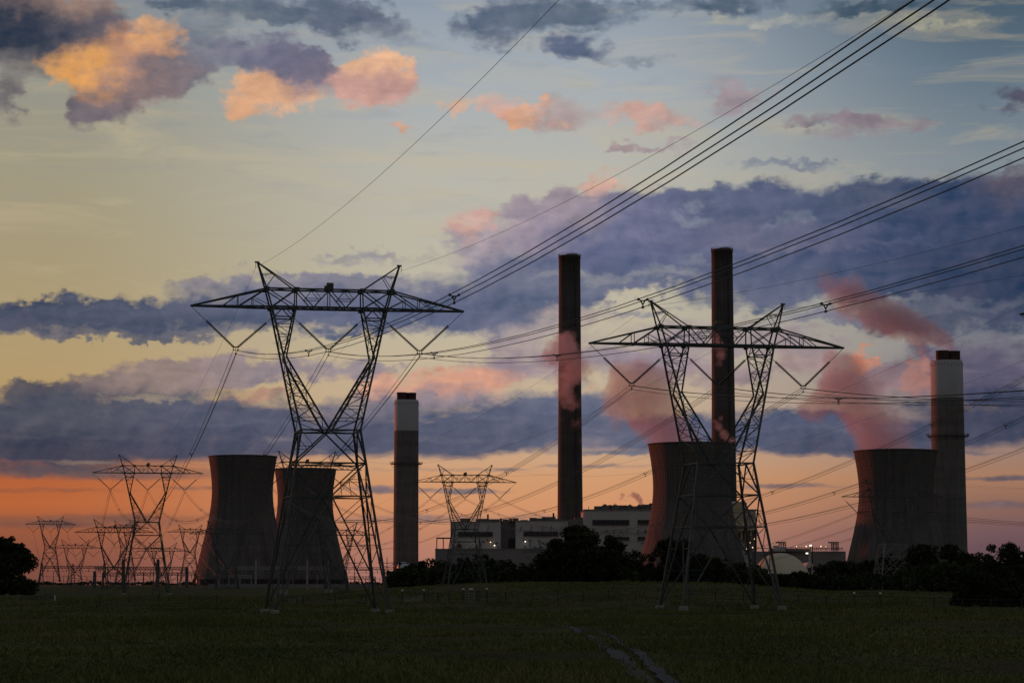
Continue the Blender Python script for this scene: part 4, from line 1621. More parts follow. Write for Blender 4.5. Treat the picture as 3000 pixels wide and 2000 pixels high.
part('frame', M['platform'], stairs, st)
for (x, y) in ((2190, 1577), (2197, 1588), (2205, 1603), (2211, 1578), (2187, 1606)):
    p = P(x, y, DB - 62)
    part('lamp', M['lamp_warm'], lambda m: m.lathe([(-0.5, 0.1), (-0.2, 0.5), (0.2, 0.5), (0.5, 0.1)], 8, (p.x, p.y, p.z)), st)

# ---- coal side: conveyor building, transfer towers, dome
conv = empty('conveyor_building', (P(2370, 1640, 1650).x, 1650, 0), 0, 'low dark conveyor building with rooftop lamps, left of the rightmost cooling tower', 'industrial building')
part('wall', M['cladding_dark'], lambda m: (bx(m, 2215, 2480, 1614, 1790, 1650, 30), bx(m, 2340, 2478, 1640, 1790, 1640, 8)), conv)
part('gallery', M['roof'], lambda m: bx(m, 2262, 2375, 1607, 1614.5, 1646, 5), conv)


def rail(m):
    for i in range(34):
        x = 2262 + i * 6.2
        m.bar(P(x, 1602, 1648), P(x, 1613, 1648), 0.22)
    m.bar(P(2262, 1602.5, 1648), P(2470, 1605, 1648), 0.3)
    m.bar(P(2262, 1606, 1648), P(2470, 1608, 1648), 0.25)


part('railing', M['platform'], rail, conv)
for (x, y, w) in ((2333, 1600, 'lamp_warm'), (2362, 1600, 'lamp_warm'), (2405, 1600, 'lamp_warm'), (2420, 1600, 'lamp_warm'), (2364, 1620, 'lamp_white'), (2375, 1597, 'lamp_white')):
    p = P(x, y, 1640)
    post = part('lamp_post', M['platform'], lambda m: m.bar((p.x, p.y, p.z - 3.0), (p.x, p.y, p.z), 0.25), conv)
    part('lens', M[w], lambda m: m.lathe([(-0.4, 0.1), (-0.2, 0.42 if w == 'lamp_warm' else 0.8), (0.3, 0.42 if w == 'lamp_warm' else 0.8), (0.5, 0.1)], 8, (p.x, p.y, p.z)), post)
part('column', M['cladding'], lambda m: bx(m, 2369, 2375.5, 1610, 1690, 1632, 1.6), conv)
part('thin_stack', M['flue'], lambda m: bx(m, 2379, 2382.5, 1597, 1690, 1634, 0.9), conv)


def transfer(x0, x1, y0, y1, label):
    t = empty('transfer_tower', (P((x0 + x1) / 2, 1620, 1644).x, 1644, 0), 0, label, 'transfer tower', 'conveyor transfer towers')

    def fr(m):
        n = 3
        for i in range(n + 1):
            x = x0 + (x1 - x0) * i / n
            m.bar(P(x, y0, 1644), P(x, y1, 1644), 0.5)
            m.bar(P(x, y0, 1650), P(x, y1, 1650), 0.5)
        for k in range(5):
            y = y0 + (y1 - y0) * k / 4
            m.bar(P(x0, y, 1644), P(x1, y, 1644), 0.45)
            m.bar(P(x0, y, 1650), P(x1, y, 1650), 0.45)
            if k < 4:
                m.bar(P(x0, y, 1644), P((x0 + x1) / 2, y + (y1 - y0) / 4, 1644), 0.3)
                m.bar(P(x1, y, 1644), P((x0 + x1) / 2, y + (y1 - y0) / 4, 1644), 0.3)
    part('frame', M['platform'], fr, t)
    part('roof', M['roof'], lambda m: bx(m, x0 - 5, x1 + 1, y0 - 2, y0 + 1.5, 1642, 10), t)
    return t


t1 = transfer(2282, 2302, 1588, 1614, 'left transfer tower on the conveyor building, above the cream dome')
part('hopper', M['cladding'], lambda m: (bx(m, 2267, 2301, 1600, 1614.2, 1641, 2.4), bx(m, 2266, 2283, 1597, 1600, 1641, 2.4)), t1)
transfer(2436, 2456, 1588, 1612, 'right transfer tower on the conveyor building, beside the rightmost cooling tower')

dm = empty('storage_dome', (P(2287, 1690, 1500).x, 1500, zat(1712, 1500) - 8), 0, 'cream coloured storage dome among the dark trees', 'dome')
m = MB()
R0 = wpx(97, 1500)
hd = zat(1619, 1500) - (zat(1712, 1500) - 8)
m.lathe([(hd * math.sin(t), R0 * math.cos(t) ** 0.92) for t in [math.pi / 2 * k / 18 for k in range(18)]] + [(hd, 0.05)], 48)
m.build('dome_skin', M['dome'], dm, smooth=True)
m = MB()
m.lathe([(-1, R0 + 0.6), (1.5, R0 + 0.6), (1.5, R0 - 0.2)], 48, cap=False)
m.build('ring_wall', M['stack_grey'], dm)

sh = empty('shed', (P(2372, 1665, 1560).x, 1560, 0), 0, 'small pale round roofed shed between the dome and the conveyor column', 'shed')


def shed(m):
    n = 12
    a, b = P(2352, 1660, 1560), P(2394, 1660, 1560)
    z0, z1 = zat(1720, 1560), zat(1646, 1560)
    ring = []
    for k in range(n + 1):
        t = math.pi * k / n
        ring.append(((a.x + b.x) / 2 - (b.x - a.x) / 2 * math.cos(t), z0 + (z1 - z0) * math.sin(t) ** 0.8))
    for k in range(n):
        (xa, za), (xb, zb2) = ring[k], ring[k + 1]
        m.quad((xa, 1560, za), (xb, 1560, zb2), (xb, 1590, zb2), (xa, 1590, za))
    s = len(m.v)
    m.v += [(x, 1560, z) for x, z in ring]
    m.f.append(tuple(range(s, s + n + 1)))


part('vault', M['cladding'], shed, sh)
part('door', M['louvre'], lambda m: bx(m, 2366, 2378, 1662, 1715, 1559.6, 0.3), sh)

# ---- tank and shed at the foot of the slim stack
tk = empty('storage_tank', (P(1182, 1660, 1900).x, 1900, 0), 0, 'silver tank at the foot of the slim white topped stack', 'tank')
p = P(1182, 1662, 1900)
part('vessel', M['silver'], lambda m: m.lathe([(-9, 1.0), (-8, 3.0), (-6, 4.4), (6, 4.4), (8, 3.0), (9, 1.0)], 28, (p.x, p.y + 6, p.z), (0.25, -1, 0)), tk)


def saddle(m):
    for x0, x1, y0, y1 in ((1168, 1196, 1647, 1649), (1168, 1170, 1647, 1712), (1194, 1196, 1647, 1712), (1176, 1178, 1672, 1712), (1188, 1190, 1672, 1712)):
        bx(m, x0, x1, y0, y1, 1899, 12)


part('saddle_frame', M['platform'], saddle, tk)
an = empty('plant_shed', (P(1225, 1660, 2150).x, 2150, 0), 0, 'small brown shed right beside the foot of the slim white topped stack', 'shed')
part('wall', M['cladding_dark'], lambda m: bx(m, 1203, 1242, 1648, 1720, 2150, 20), an)
part('roof', M['roof'], lambda m: bx(m, 1200, 1245, 1643, 1648.2, 2149, 22), an)
# ------------------------------------------------------------------ switchyard
DY = 1180.0


def truss(m, p, q, h, w=0.22, n=10):
    """lattice beam between two points, h high and deep"""
    for dy2 in (-h / 2, h / 2):
        for dz2 in (0, -h):
            m.bar(p + Vector((0, dy2, dz2)), q + Vector((0, dy2, dz2)), w)
        for i in range(n):
            a, b = p.lerp(q, i / n), p.lerp(q, (i + 0.5) / n)
            c = p.lerp(q, (i + 1) / n)
            m.bar(a + Vector((0, dy2, 0)), b + Vector((0, dy2, -h)), w * 0.6)
            m.bar(b + Vector((0, dy2, -h)), c + Vector((0, dy2, 0)), w * 0.6)


def gantry(cols, ybeam, d, mat, label, thick=0.6, ytop=None, lat=False, drops=True):
    x0, x1 = cols[0][0], cols[-1][0]
    c = P((x0 + x1) / 2, 1700, d)
    root = empty('substation_gantry', (c.x, d, 0), 0, label, 'gantry', 'switchyard gantries')

    def beam(m):
        n = max(6, int((x1 - x0) / 9))
        truss(m, P(x0, ybeam, d), P(x1, ybeam, d), 1.3, 0.24, n)
    part('beam', mat, beam, root)
    for (x, yt) in cols:
        def col(m):
            p, q = P(x, yt, d), P(x, 1716, d)
            q.z = min(q.z, 1.0)
            if lat:
                for sx in (-0.7, 0.7):
                    for sy in (-0.7, 0.7):
                        m.bar(q + Vector((sx * 1.7, sy * 1.7, 0)), p + Vector((sx * 0.5, sy * 0.5, 0)), 0.2)
                for i in range(8):
                    t = i / 8
                    w = 1.7 - 1.2 * t
                    a = q.lerp(p, t)
                    b = q.lerp(p, t + 0.125)
                    g = 1 if i % 2 else -1
                    for sy in (-0.7, 0.7):
                        m.bar(a + Vector((-0.7 * w * g, sy * w, 0)), b + Vector((0.7 * w * g, sy * w, 0)), 0.12)
            else:
                m.lathe([(0, thick * 0.62), (p.z - q.z, thick * 0.5)], 8, q)
        part('column', mat, col, root)
    if drops:
        k = 0
        for i in range(len(cols) - 1):
            for t in (0.2, 0.5, 0.8):
                x = cols[i][0] + (cols[i + 1][0] - cols[i][0]) * t

                def drop(m):
                    p = P(x, ybeam, d) + Vector((0, 0, -1.3))
                    prof = []
                    for j in range(8):
                        prof += [(-2.2 + j * 0.27, 0.1), (-2.2 + j * 0.27 + 0.1, 0.26), (-2.2 + j * 0.27 + 0.2, 0.1)]
                    m.lathe(prof, 6, p)
                part('insulator', M['porcelain'], drop, root)
    return root


MS, MG = M['steel_far'], M['gate_metal']
gantry([(122, 1648), (214, 1650), (306, 1648)], 1657, 1330, MS, 'far lattice gantry crossing behind the leftmost pylons', lat=True)
gantry([(277, 1672), (361, 1637), (462, 1637), (547, 1660)], 1660, DY, MS, 'near dark gantry with two thick columns at the middle sized field pylon', thick=1.5)
gantry([(300, 1676), (420, 1676), (520, 1676), (572, 1676)], 1676, 1260, MS, 'lower gantry beam in front of the far pylons, left of the leftmost cooling tower')
gantry([(641, 1650), (749, 1637), (900, 1640), (961, 1642)], 1659, 1150, MG, 'long pale gantry with bright columns before both left cooling towers', thick=0.75)
gantry([(671, 1684), (703, 1684), (736, 1684)], 1684, 1120, MG, 'small low pale gantry at the foot of the leftmost cooling tower', thick=0.4)
gantry([(1006, 1652), (1090, 1660), (1168, 1652)], 1661, 1420, MS, 'gantry between the second cooling tower and the slim stack', lat=True)
gantry([(980, 1688), (1040, 1688), (1100, 1688)], 1688, 1300, MS, 'low gantry behind the right legs of the tallest pylon', thick=0.4)

POSTS = [(316, 1655, .5), (157, 1672, .35), (187, 1684, .3), (421, 1672, .35), (450, 1660, .4), (377, 1632, .5), (1134, 1632, .5), (1039, 1634, .5), (595, 1668, .35), (1072, 1690, .3), (1113, 1690, .3), (255, 1690, .3),
         (690, 1672, .3), (820, 1676, .3), (858, 1686, .3), (930, 1680, .3)]
WHERE = ['behind the left foot of the middle sized field pylon', 'beside the leftmost far pylon', 'right of the leftmost far pylon, short', 'between the two thick gantry columns', 'close to the right thick gantry column',
         'tallest, close to the left thick gantry column', 'with cross arm beside the slim stack', 'with cross arm right of the second cooling tower', 'at the left edge of the leftmost cooling tower', 'short, right of the tallest pylon',
         'short, left of the dark tree row', 'short, under the low wide pylon', 'before the leftmost cooling tower, left part', 'before the leftmost cooling tower, right part', 'short, at the gap between left cooling towers', 'before the second cooling tower']
for (px, py, w), wh in zip(POSTS, WHERE):
    d = 1230.0 if px < 620 or 640 < px < 1000 else 1400.0
    p = P(px, py, d)
    m = MB()
    m.lathe([(-1.0, w * 0.6), (p.z, w * 0.4)], 8)
    root = m.build('switchyard_mast', MS if not 640 < px < 1000 else MG)
    root.location = (p.x, d, 0)
    tag(root, 'thin switchyard mast ' + wh, 'mast', 'switchyard masts')
    if px in (1134, 1039):
        m = MB()
        z = zat(1649, d)
        tw = wpx(26, d)
        for s in (-1, 1):
            m.bar((0, 0, z), (s * tw, 0, z + 0.6), 0.35)
            m.bar((0, 0, z - 2.2), (s * tw, 0, z + 0.3), 0.25)
            m.bar((s * tw * 0.55, 0, z), (s * tw * 0.85, 0, z - 3.0), 0.16)
        m.build('cross_arm', MS, root)
# bus bars
for (x0, x1, y, d, lab) in ((118, 610, 1668, 1240, 'long bus wire through the pylons left of the cooling towers'), (118, 610, 1684, 1240, 'low bus wire through the pylons left of the cooling towers'), (150, 600, 1696, 1220, 'lowest bus wire over the far treeline'),
                           (985, 1185, 1675, 1400, 'bus wire between the second cooling tower and the slim stack'), (985, 1185, 1694, 1400, 'low bus wire between the second cooling tower and the slim stack')):
    p, q = P(x0, y, d), P(x1, y - 1, d)
    m = MB()
    pts = []
    for i in range(61):
        t = i / 60
        c = p.lerp(q, t)
        c.z -= 0.8 * 4 * ((t * 5) % 1) * (1 - (t * 5) % 1)
        pts.append(c)
    m.tube(pts, 0.075, 5)
    tag(m.build('bus_wire', M['wire']), lab, 'bus wire', 'switchyard bus wires')

# low pale wall in front of the yard and the far treeline
m = MB()
for i in range(30):
    x0 = 610 + i * 16
    bx(m, x0, x0 + 15.4, 1709.6, 1720, 1120, 0.4)
tag(m.build('boundary_wall', M['lot']), 'low pale boundary wall along the foot of the left cooling towers', 'wall')


def treeline():
    rng = np.random.default_rng(12)
    N = 9000
    u = rng.uniform(-0.26, 0.26, N)
    d = rng.uniform(2750, 3000, N)
    prof = np.array([0.55 + 0.45 * mnoise.fractal(Vector((a * 90, 0, 0)), 0.8, 2.0, 4) for a in u])
    h = 2.5 + np.clip(6.0 * prof, 1.2, 9.0) * rng.uniform(0, 1, N) ** 0.7
    c = np.stack([u * d, d, h], 1)
    s = rng.uniform(0.8, 2.0, N)
    v = []
    a = rng.normal(0, 1, (N, 2, 3))
    a /= np.linalg.norm(a, axis=2, keepdims=True)
    co = np.stack([c + a[:, 0] * s[:, None], c + a[:, 1] * s[:, None], c - a[:, 0] * s[:, None], c - a[:, 1] * s[:, None]], 1)
    m = MB()
    m.v = [tuple(p) for p in co.reshape(-1, 3)]
    m.f = [(4 * i, 4 * i + 1, 4 * i + 2, 4 * i + 3) for i in range(N)]
    tag(m.build('distant_woods', M['needle']), 'dark band of distant woods along the horizon', 'woods', kind='stuff')


treeline()
# ------------------------------------------------------------------ trees
def tree(px, ytop, half, d, label, kind='broad', base=None, seed=0, n=2600, squash=1.0, drop=0.0):
    n = int(n * (3.6 if half > 75 else 1.9))
    rng = np.random.default_rng(seed + int(px))
    top = P(px, ytop, d)
    z0 = gz(top.x, d) if base is None else base
    H = top.z - z0
    hw = wpx(half, d)
    root = empty('broadleaf_tree' if kind == 'broad' else 'evergreen_tree', (top.x, d, z0), 0, label, 'tree', 'trees around the field')
    # lobes of the crown, each a loose ball of leaf sprays
    lobes = []
    k = 17 if half > 60 else 12
    for i in range(k):
        a = rng.uniform(0, 2 * math.pi)
        if kind == 'broad':
            t = rng.uniform(0.08, 0.86)
            rad = hw * math.sqrt(max(0.05, 1 - ((t - 0.27) / 0.70) ** 2))
        else:
            t = rng.uniform(0.15, 0.88)
            rad = hw * (1.08 - 0.78 * t)
        q = rad * rng.uniform(0.25, 0.78)
        r = hw * rng.uniform(0.28, 0.46) * (1.0 if kind == 'broad' else 0.85)
        lobes.append((q * math.cos(a), q * math.sin(a), H * t, r))
    lobes.append((0, 0, H - 0.30 * hw, 0.30 * hw))
    lobes.append((-hw * 0.66, 0, H * 0.14, 0.42 * hw))
    lobes.append((hw * 0.66, 0, H * 0.14, 0.42 * hw))
    lobes.append((0, -hw * 0.3, H * 0.3, 0.62 * hw))
    for i in range(26 if half > 60 else 16):
        a, t = rng.uniform(0, 2 * math.pi), rng.uniform(0.15, 1.0)
        q = hw * math.sqrt(max(0.02, 1 - ((t - 0.27) / 0.74) ** 2)) * rng.uniform(0.85, 1.08)
        lobes.append((q * math.cos(a), q * math.sin(a), H * t, hw * rng.uniform(0.10, 0.19)))
    L = np.array(lobes)
    L[:, 2] = np.minimum(L[:, 2], H - L[:, 3] * 0.6)
    pr = L[:, 3] ** 2
    idx = rng.choice(len(L), n, p=pr / pr.sum())
    v = rng.normal(0, 1, (n, 3))
    v /= np.linalg.norm(v, axis=1, keepdims=True)
    rr = L[idx, 3] * 1.12 * rng.uniform(0.05, 1, n) ** 0.5
    c = L[idx, :3] + v * rr[:, None] * np.array([1, 1, 0.82 * squash])
    wob = np.array([mnoise.noise(Vector(p) * (2.6 / max(hw, 1.0))) for p in c])
    c = c[wob > (-0.24 if half > 100 else -0.36)]
    c[:, 2] = np.maximum(c[:, 2], H * drop + rng.uniform(0, 0.05, len(c)) * H)
    m_ = len(c)
    size = hw * rng.uniform(0.05, 0.105, m_) * (0.62 if half > 75 else 1.0) * (1.25 if half < 40 else 1.0)
    a = rng.normal(0, 1, (m_, 2, 3))
    a /= np.linalg.norm(a, axis=2, keepdims=True)
    s = size[:, None]
    co = np.stack([c + a[:, 0] * s, c + a[:, 1] * s * 0.6, c - a[:, 0] * s, c - a[:, 1] * s * 0.6], 1)
    mm = MB()
    mm.v = [tuple(p) for p in co.reshape(-1, 3)]
    mm.f = [(4 * i, 4 * i + 1, 4 * i + 2, 4 * i + 3) for i in range(m_)]
    mm.build('crown', M['leaf' if kind == 'broad' else 'needle'], root)
    mm = MB()
    lean = rng.uniform(-0.06, 0.06) * H
    w = max(0.18, H * 0.022)
    mm.tube([(0, 0, -0.5), (lean * 0.3, 0, H * 0.2), (lean, 0, H * 0.5), (lean * 1.1, 0, H * 0.86)], [w * 1.3, w, w * 0.7, w * 0.15], 8)
    for lb in L[:9]:
        t = rng.uniform(0.22, 0.5)
        p0 = Vector((lean * t, 0, H * t))
        p1 = Vector(lb[:3])
        mid = p0.lerp(p1, 0.5) + Vector((0, 0, H * 0.03))
        mm.tube([p0, mid, p1], [w * 0.5, w * 0.32, w * 0.08], 5)
    mm.build('trunk', M['bark'], root)
    return root


# px, top y, half width px, depth, label, kind
TREES = [
    (14, 1572, 92, 640, 'big round dark tree at the left edge of the field', 'broad', 5200, .92, .0),
    (1718, 1536, 112, 520, 'biggest spreading tree, dark before the beige plant building', 'broad', 5200, .8, .0),
    (1632, 1600, 52, 535, 'tree under the left boughs of the biggest tree', 'broad', 2200, .9, .0),
    (1812, 1590, 62, 540, 'tree under the right boughs of the biggest tree', 'broad', 2600, .9, .0),
    (1884, 1652, 36, 560, 'small round tree between the biggest tree and the second front pylon', 'broad', 1500, 1, .0),
    (1975, 1578, 66, 560, 'dark tree at the foot of the front cooling tower, behind the second pylon legs', 'needle', 3200, 1, .0),
    (2044, 1622, 40, 575, 'tree in the middle of the second front pylon legs', 'broad', 1700, 1, .0),
    (2100, 1634, 42, 580, 'tree just left of the right legs of the second front pylon', 'broad', 1700, 1, .0),
    (2164, 1646, 34, 590, 'bush at the right legs of the second front pylon', 'broad', 1400, 1, .0),
    (2212, 1652, 26, 600, 'small tree touching the left side of the cream dome', 'broad', 1400, 1, .0),
    (2288, 1680, 32, 620, 'low bush directly below the cream dome', 'broad', 1400, 1, .0),
    (2340, 1674, 34, 640, 'rounded bush at the right side of the cream dome', 'broad', 1500, 1, .0),
    (2400, 1654, 44, 660, 'tree below the conveyor building lamps', 'broad', 1800, 1, .0),
    (2462, 1643, 46, 680, 'tree at the left foot of the rightmost cooling tower', 'broad', 1800, 1, .0),
    (2532, 1641, 44, 720, 'tree left beside the pale legs of the squat pylon', 'broad', 1800, 1, .0),
    (2594, 1622, 34, 735, 'narrow tree behind the pale legs of the squat pylon', 'needle', 1500, 1, .0),
    (2650, 1640, 44, 730, 'tree right beside the pale legs of the squat pylon', 'broad', 1800, 1, .0),
    (2708, 1597, 58, 640, 'tall tree before the foot of the thick white topped stack, left one', 'broad', 2600, 1, .0),
    (2790, 1596, 56, 620, 'tall tree before the foot of the thick white topped stack, right one', 'broad', 2600, 1, .0),
    (2868, 1614, 44, 600, 'tree in the dip of the right hand tree row', 'broad', 2000, 1, .0),
    (2950, 1590, 66, 560, 'tall tree closest to the right edge in the row', 'broad', 2800, 1, .0),
    (2868, 1678, 80, 292, 'wide dark bush in front of the right hand tree row, touching the field fence', 'broad', 4200, .8, .0),
    (2985, 1655, 84, 300, 'large bush filling the right edge of the field', 'broad', 4200, .9, .0),
    (1160, 1668, 30, 760, 'low bush at the left end of the middle tree row', 'broad', 1300, 1, .0),
    (1205, 1650, 34, 765, 'small tree under the silver tank, middle tree row', 'broad', 1400, 1, .0),
    (1250, 1633, 40, 770, 'tree right below the small brown shed, middle tree row', 'needle', 1800, 1, .0),
    (1308, 1640, 40, 760, 'tree left of the pylon in the middle tree row', 'broad', 1800, 1, .0),
    (1358, 1634, 38, 775, 'tree directly behind the pylon in the middle tree row', 'needle', 1700, 1, .0),
    (1418, 1625, 46, 770, 'highest tree of the middle tree row', 'broad', 2000, 1, .0),
    (1478, 1638, 42, 760, 'broad tree right of the highest one in the middle tree row', 'broad', 1800, 1, .0),
    (1532, 1646, 40, 750, 'tree near the right end of the middle tree row', 'broad', 1700, 1, .0),
    (1582, 1650, 36, 740, 'last tree of the middle tree row, touching the biggest tree', 'needle', 1600, 1, .0),
]
for i, (px, yt, hf, d, lab, kd, n, sq, dr) in enumerate(TREES):
    wide = 1.0 if hf > 75 else 1.32
    tree(px, yt, hf * wide, d, lab, 'broad' if kd == 'broad' else 'pine', None, 31 * i + 5, int(n * 1.25), sq, dr)


def undergrowth():
    rng = np.random.default_rng(77)
    m = MB()
    cs = []
    for (x0, x1, d0, d1, yt, n) in ((-110, 108, 625, 650, 1690, 2400), (1135, 1600, 740, 800, 1662, 5200), (1590, 1870, 520, 560, 1660, 2600), (1860, 2270, 575, 640, 1668, 5200), (2270, 2800, 640, 760, 1684, 6200), (2640, 3010, 560, 640, 1652, 6500), (2790, 3030, 290, 330, 1712, 4200)):
        px = rng.uniform(x0, x1, n)
        d = rng.uniform(d0, d1, n)
        x = (px - 1500) * d / F
        top = np.array([zat(yt - 16 * mnoise.fractal(Vector((a * 0.02, 0, d0)), 0.9, 2.0, 4) + (14 if a < x0 + 25 or a > x1 - 25 else 0), b) for a, b in zip(px, d)])
        g = np.array([gz(a, b) for a, b in zip(x, d)])
        h = np.maximum(top - g, 0.6)
        z = g + h * rng.uniform(0, 1, n) ** 0.6
        s = rng.uniform(0.35, 0.8, n) * d / 600
        cs.append((np.stack([x, d, z], 1), s))
    c = np.concatenate([a for a, b in cs])
    s = np.concatenate([b for a, b in cs])[:, None]
    a = rng.normal(0, 1, (len(c), 2, 3))
    a /= np.linalg.norm(a, axis=2, keepdims=True)
    co = np.stack([c + a[:, 0] * s, c + a[:, 1] * s * 0.7, c - a[:, 0] * s, c - a[:, 1] * s * 0.7], 1)
    m.v = [tuple(p) for p in co.reshape(-1, 3)]
    m.f = [(4 * i, 4 * i + 1, 4 * i + 2, 4 * i + 3) for i in range(len(c))]
    tag(m.build('undergrowth', M['leaf']), 'dense dark undergrowth filling in under the tree rows', 'undergrowth', kind='stuff')


undergrowth()
# ------------------------------------------------------------------ fences and gates in the field
def at_ground(px, d):
    x = (px - 1500.0) * d / F
    return Vector((x, d, gz(x, d)))


def fence(posts, label, h=1.35, w=0.11):
    """posts: (photo x, depth); post and wire fence following the ground"""
    P0 = at_ground(*posts[0])
    root = empty('wire_fence', P0, 0, label, 'fence', 'fences across the field')
    tops = []
    for (px, d) in posts:
        g = at_ground(px, d) - P0
        m = MB()
        m.bar(g + Vector((0, 0, -0.4)), g + Vector((0, 0, h)), w)
        m.build('post', M['fence_post'], root)
        tops.append(g)
    for k, hz in enumerate((0.35, 0.75, 1.2)):
        m = MB()
        m.tube([g + Vector((0, -0.05, hz)) for g in tops], 0.012, 4)
        m.build('strand', M['wire'], root)
    return root


fence([(1428, 330), (1482, 328), (1561, 326), (1634, 324), (1708, 322), (1782, 320), (1861, 318), (1937, 316), (2016, 314), (2093, 312), (2174, 309), (2253, 306), (2335, 302), (2415, 298), (2497, 292)],
      'thin post and wire fence crossing the field behind the second front pylon')
fence([(2574, 288), (2650, 285), (2729, 280), (2812, 274), (2895, 268), (2985, 262)], 'thin post and wire fence running to the right edge bushes')
fence([(1246, 336), (1284, 336)], 'short wire fence piece between the gate and the small brace frame')
fence([(300, 372), (385, 370), (470, 366), (560, 362), (640, 358), (720, 352), (800, 350), (892, 348), (985, 344), (1075, 340), (1178, 337)], 'thin post and wire fence crossing the field behind the tallest pylon')


def brace_frame(px0, px1, d, h, label, caps=True):
    a, b = at_ground(px0, d), at_ground(px1, d)
    root = empty('fence_brace', a, 0, label, 'fence brace', 'timber fence braces')
    b = b - a
    for g in (Vector((0, 0, 0)), b):
        m = MB()
        m.lathe([(-0.5, 0.11), (h, 0.10)], 10, g)
        ps = m.build('post', M['timber'], root)
        if caps:
            m = MB()
            m.lathe([(h, 0.15), (h + 0.16, 0.15), (h + 0.2, 0.11)], 10, g)
            m.build('cap', M['white_cap'], ps)
    m = MB()
    m.bar(Vector((0, 0, h - 0.28)), b + Vector((0, 0, h - 0.28)), 0.13)
    m.build('rail', M['timber'], root)
    return root


brace_frame(2497, 2573, 290, 1.55, 'timber brace frame with two white capped posts, alone on the right of the field')
brace_frame(1284, 1316, 338, 1.25, 'small dark brace frame between the gate and the pipe cage', False)
brace_frame(830, 874, 352, 1.3, 'small dark brace frame behind the left legs of the tallest pylon', False)
brace_frame(452, 474, 520, 1.9, 'small far brace frame at the foot of the middle sized field pylon', False)


def gate(px0, px1, d, h, label, caps=True):
    root = brace_frame(px0, px1, d, h, label, caps)
    root.name = 'field_gate'
    root['category'] = 'gate'
    root['group'] = 'gates in the field fences'
    a, b = at_ground(px0, d), at_ground(px1, d)
    v = b - a
    m = MB()
    n = v.normalized()
    s, e = n * 0.35, v - n * 0.15
    for z in (0.15, 0.4, 0.65, 0.9):
        m.bar(s + Vector((0, -0.1, z)), e + Vector((0, -0.1, z)), 0.045)
    for t in (0, 0.5, 1):
        q = s.lerp(e, t)
        m.bar(q + Vector((0, -0.1, 0.12)), q + Vector((0, -0.1, 0.95)), 0.045)
    m.bar(s + Vector((0, -0.1, 0.15)), e + Vector((0, -0.1, 0.9)), 0.04)
    m.build('gate_leaf', M['gate_metal'], root)
    return root


gate(1180, 1243, 334, 1.6, 'pipe gate between two white capped posts, right of the tallest pylon')
gate(845, 888, 356, 1.2, 'small pipe gate seen between the legs of the tallest pylon', False)


def pen(px0, px1, d, label):
    a, b = at_ground(px0, d), at_ground(px1, d)
    root = empty('cattle_pen', a, 0, label, 'cattle pen')
    v = b - a
    n = v.normalized()
    dep = Vector((0.6, 3.2, 0))
    h = 1.5
    for k, (p, q) in enumerate(((Vector((0, 0, 0)), n * 1.75), (n * 1.75, n * 1.75 + dep), (Vector((0, 0, 0)), dep))):
        m = MB()
        for i in range(7):
            t = i / 6
            m.bar(p.lerp(q, t) + Vector((0, 0, 0.05)), p.lerp(q, t) + Vector((0, 0, h)), 0.05)
        for z in (0.1, 0.45, 0.8, 1.15, h):
            m.bar(p + Vector((0, 0, z)), q + Vector((0, 0, z)), 0.05)
        m.build('panel', M['gate_metal'] if k == 0 else M['timber'], root)
    for g in (Vector((0, 0.2, 0)), n * 0.9 + Vector((0, 1.6, 0)), n * 1.15 + Vector((0, 1.8, 0)), v):
        m = MB()
        m.lathe([(-0.4, 0.11), (1.6, 0.10)], 10, g)
        ps = m.build('post', M['timber'], root)
        m = MB()
        m.lathe([(1.6, 0.15), (1.76, 0.15), (1.8, 0.1)], 10, g)
        m.build('cap', M['white_cap'], ps)
    m = MB()
    m.bar(n * 1.2 + Vector((0, 1.8, 1.3)), v + Vector((0, 0, 1.3)), 0.13)
    m.build('rail', M['timber'], root)
    return root


pen(1358, 1426, 334, 'square pipe cage with white capped posts, before the middle tree row')


def feeder(px0, px1, d, label):
    a, b = at_ground(px0, d), at_ground(px1, d)
    root = empty('hay_feeder', a, 0, label, 'hay feeder')
    v = b - a
    L = v.length
    m = MB()
    for z in (0.35, 0.85):
        m.bar(Vector((0, 0, z)), Vector((L * 0.6, 0.3, z)), 0.12)
    for i in range(5):
        m.bar(Vector((L * 0.15 * i, 0.07 * i, 0)), Vector((L * 0.15 * i, 0.07 * i, 0.95)), 0.1)
    m.build('rail_panel', M['timber'], root)
    m = MB()
    x0 = L * 0.68
    for dx2 in (0, 1.6):
        for dy2 in (0, 1.4):
            m.bar(Vector((x0 + dx2, dy2, 0)), Vector((x0 + dx2, dy2, 1.25)), 0.12)
    for z in (0.5, 0.8, 1.2):
        m.bar(Vector((x0, 0, z)), Vector((x0 + 1.6, 0, z)), 0.1)
        m.bar(Vector((x0, 1.4, z)), Vector((x0 + 1.6, 1.4, z)), 0.1)
    m.build('crib', M['timber'], root)
    m = MB()
    m.lathe([(0, 0.09), (1.0, 0.09), (1.05, 0.05)], 10, Vector((L, 0, 0)))
    m.build('marker_post', M['white_cap'], root)


feeder(70, 168, 400, 'low timber feeder with one white post, near the round dark tree on the left')
gz2 = at_ground(1674, 395)
m = MB()
m.bar((0, 0, -0.3), (0, 0, 1.1), 0.12)
m.box((0.05, -0.05, 0.95), (0.45, 0.2, 0.3))
o = m.build('marker_post', M['fence_post'])
o.location = gz2
tag(o, 'short dark marker post on the field rise, before the biggest tree', 'marker post')
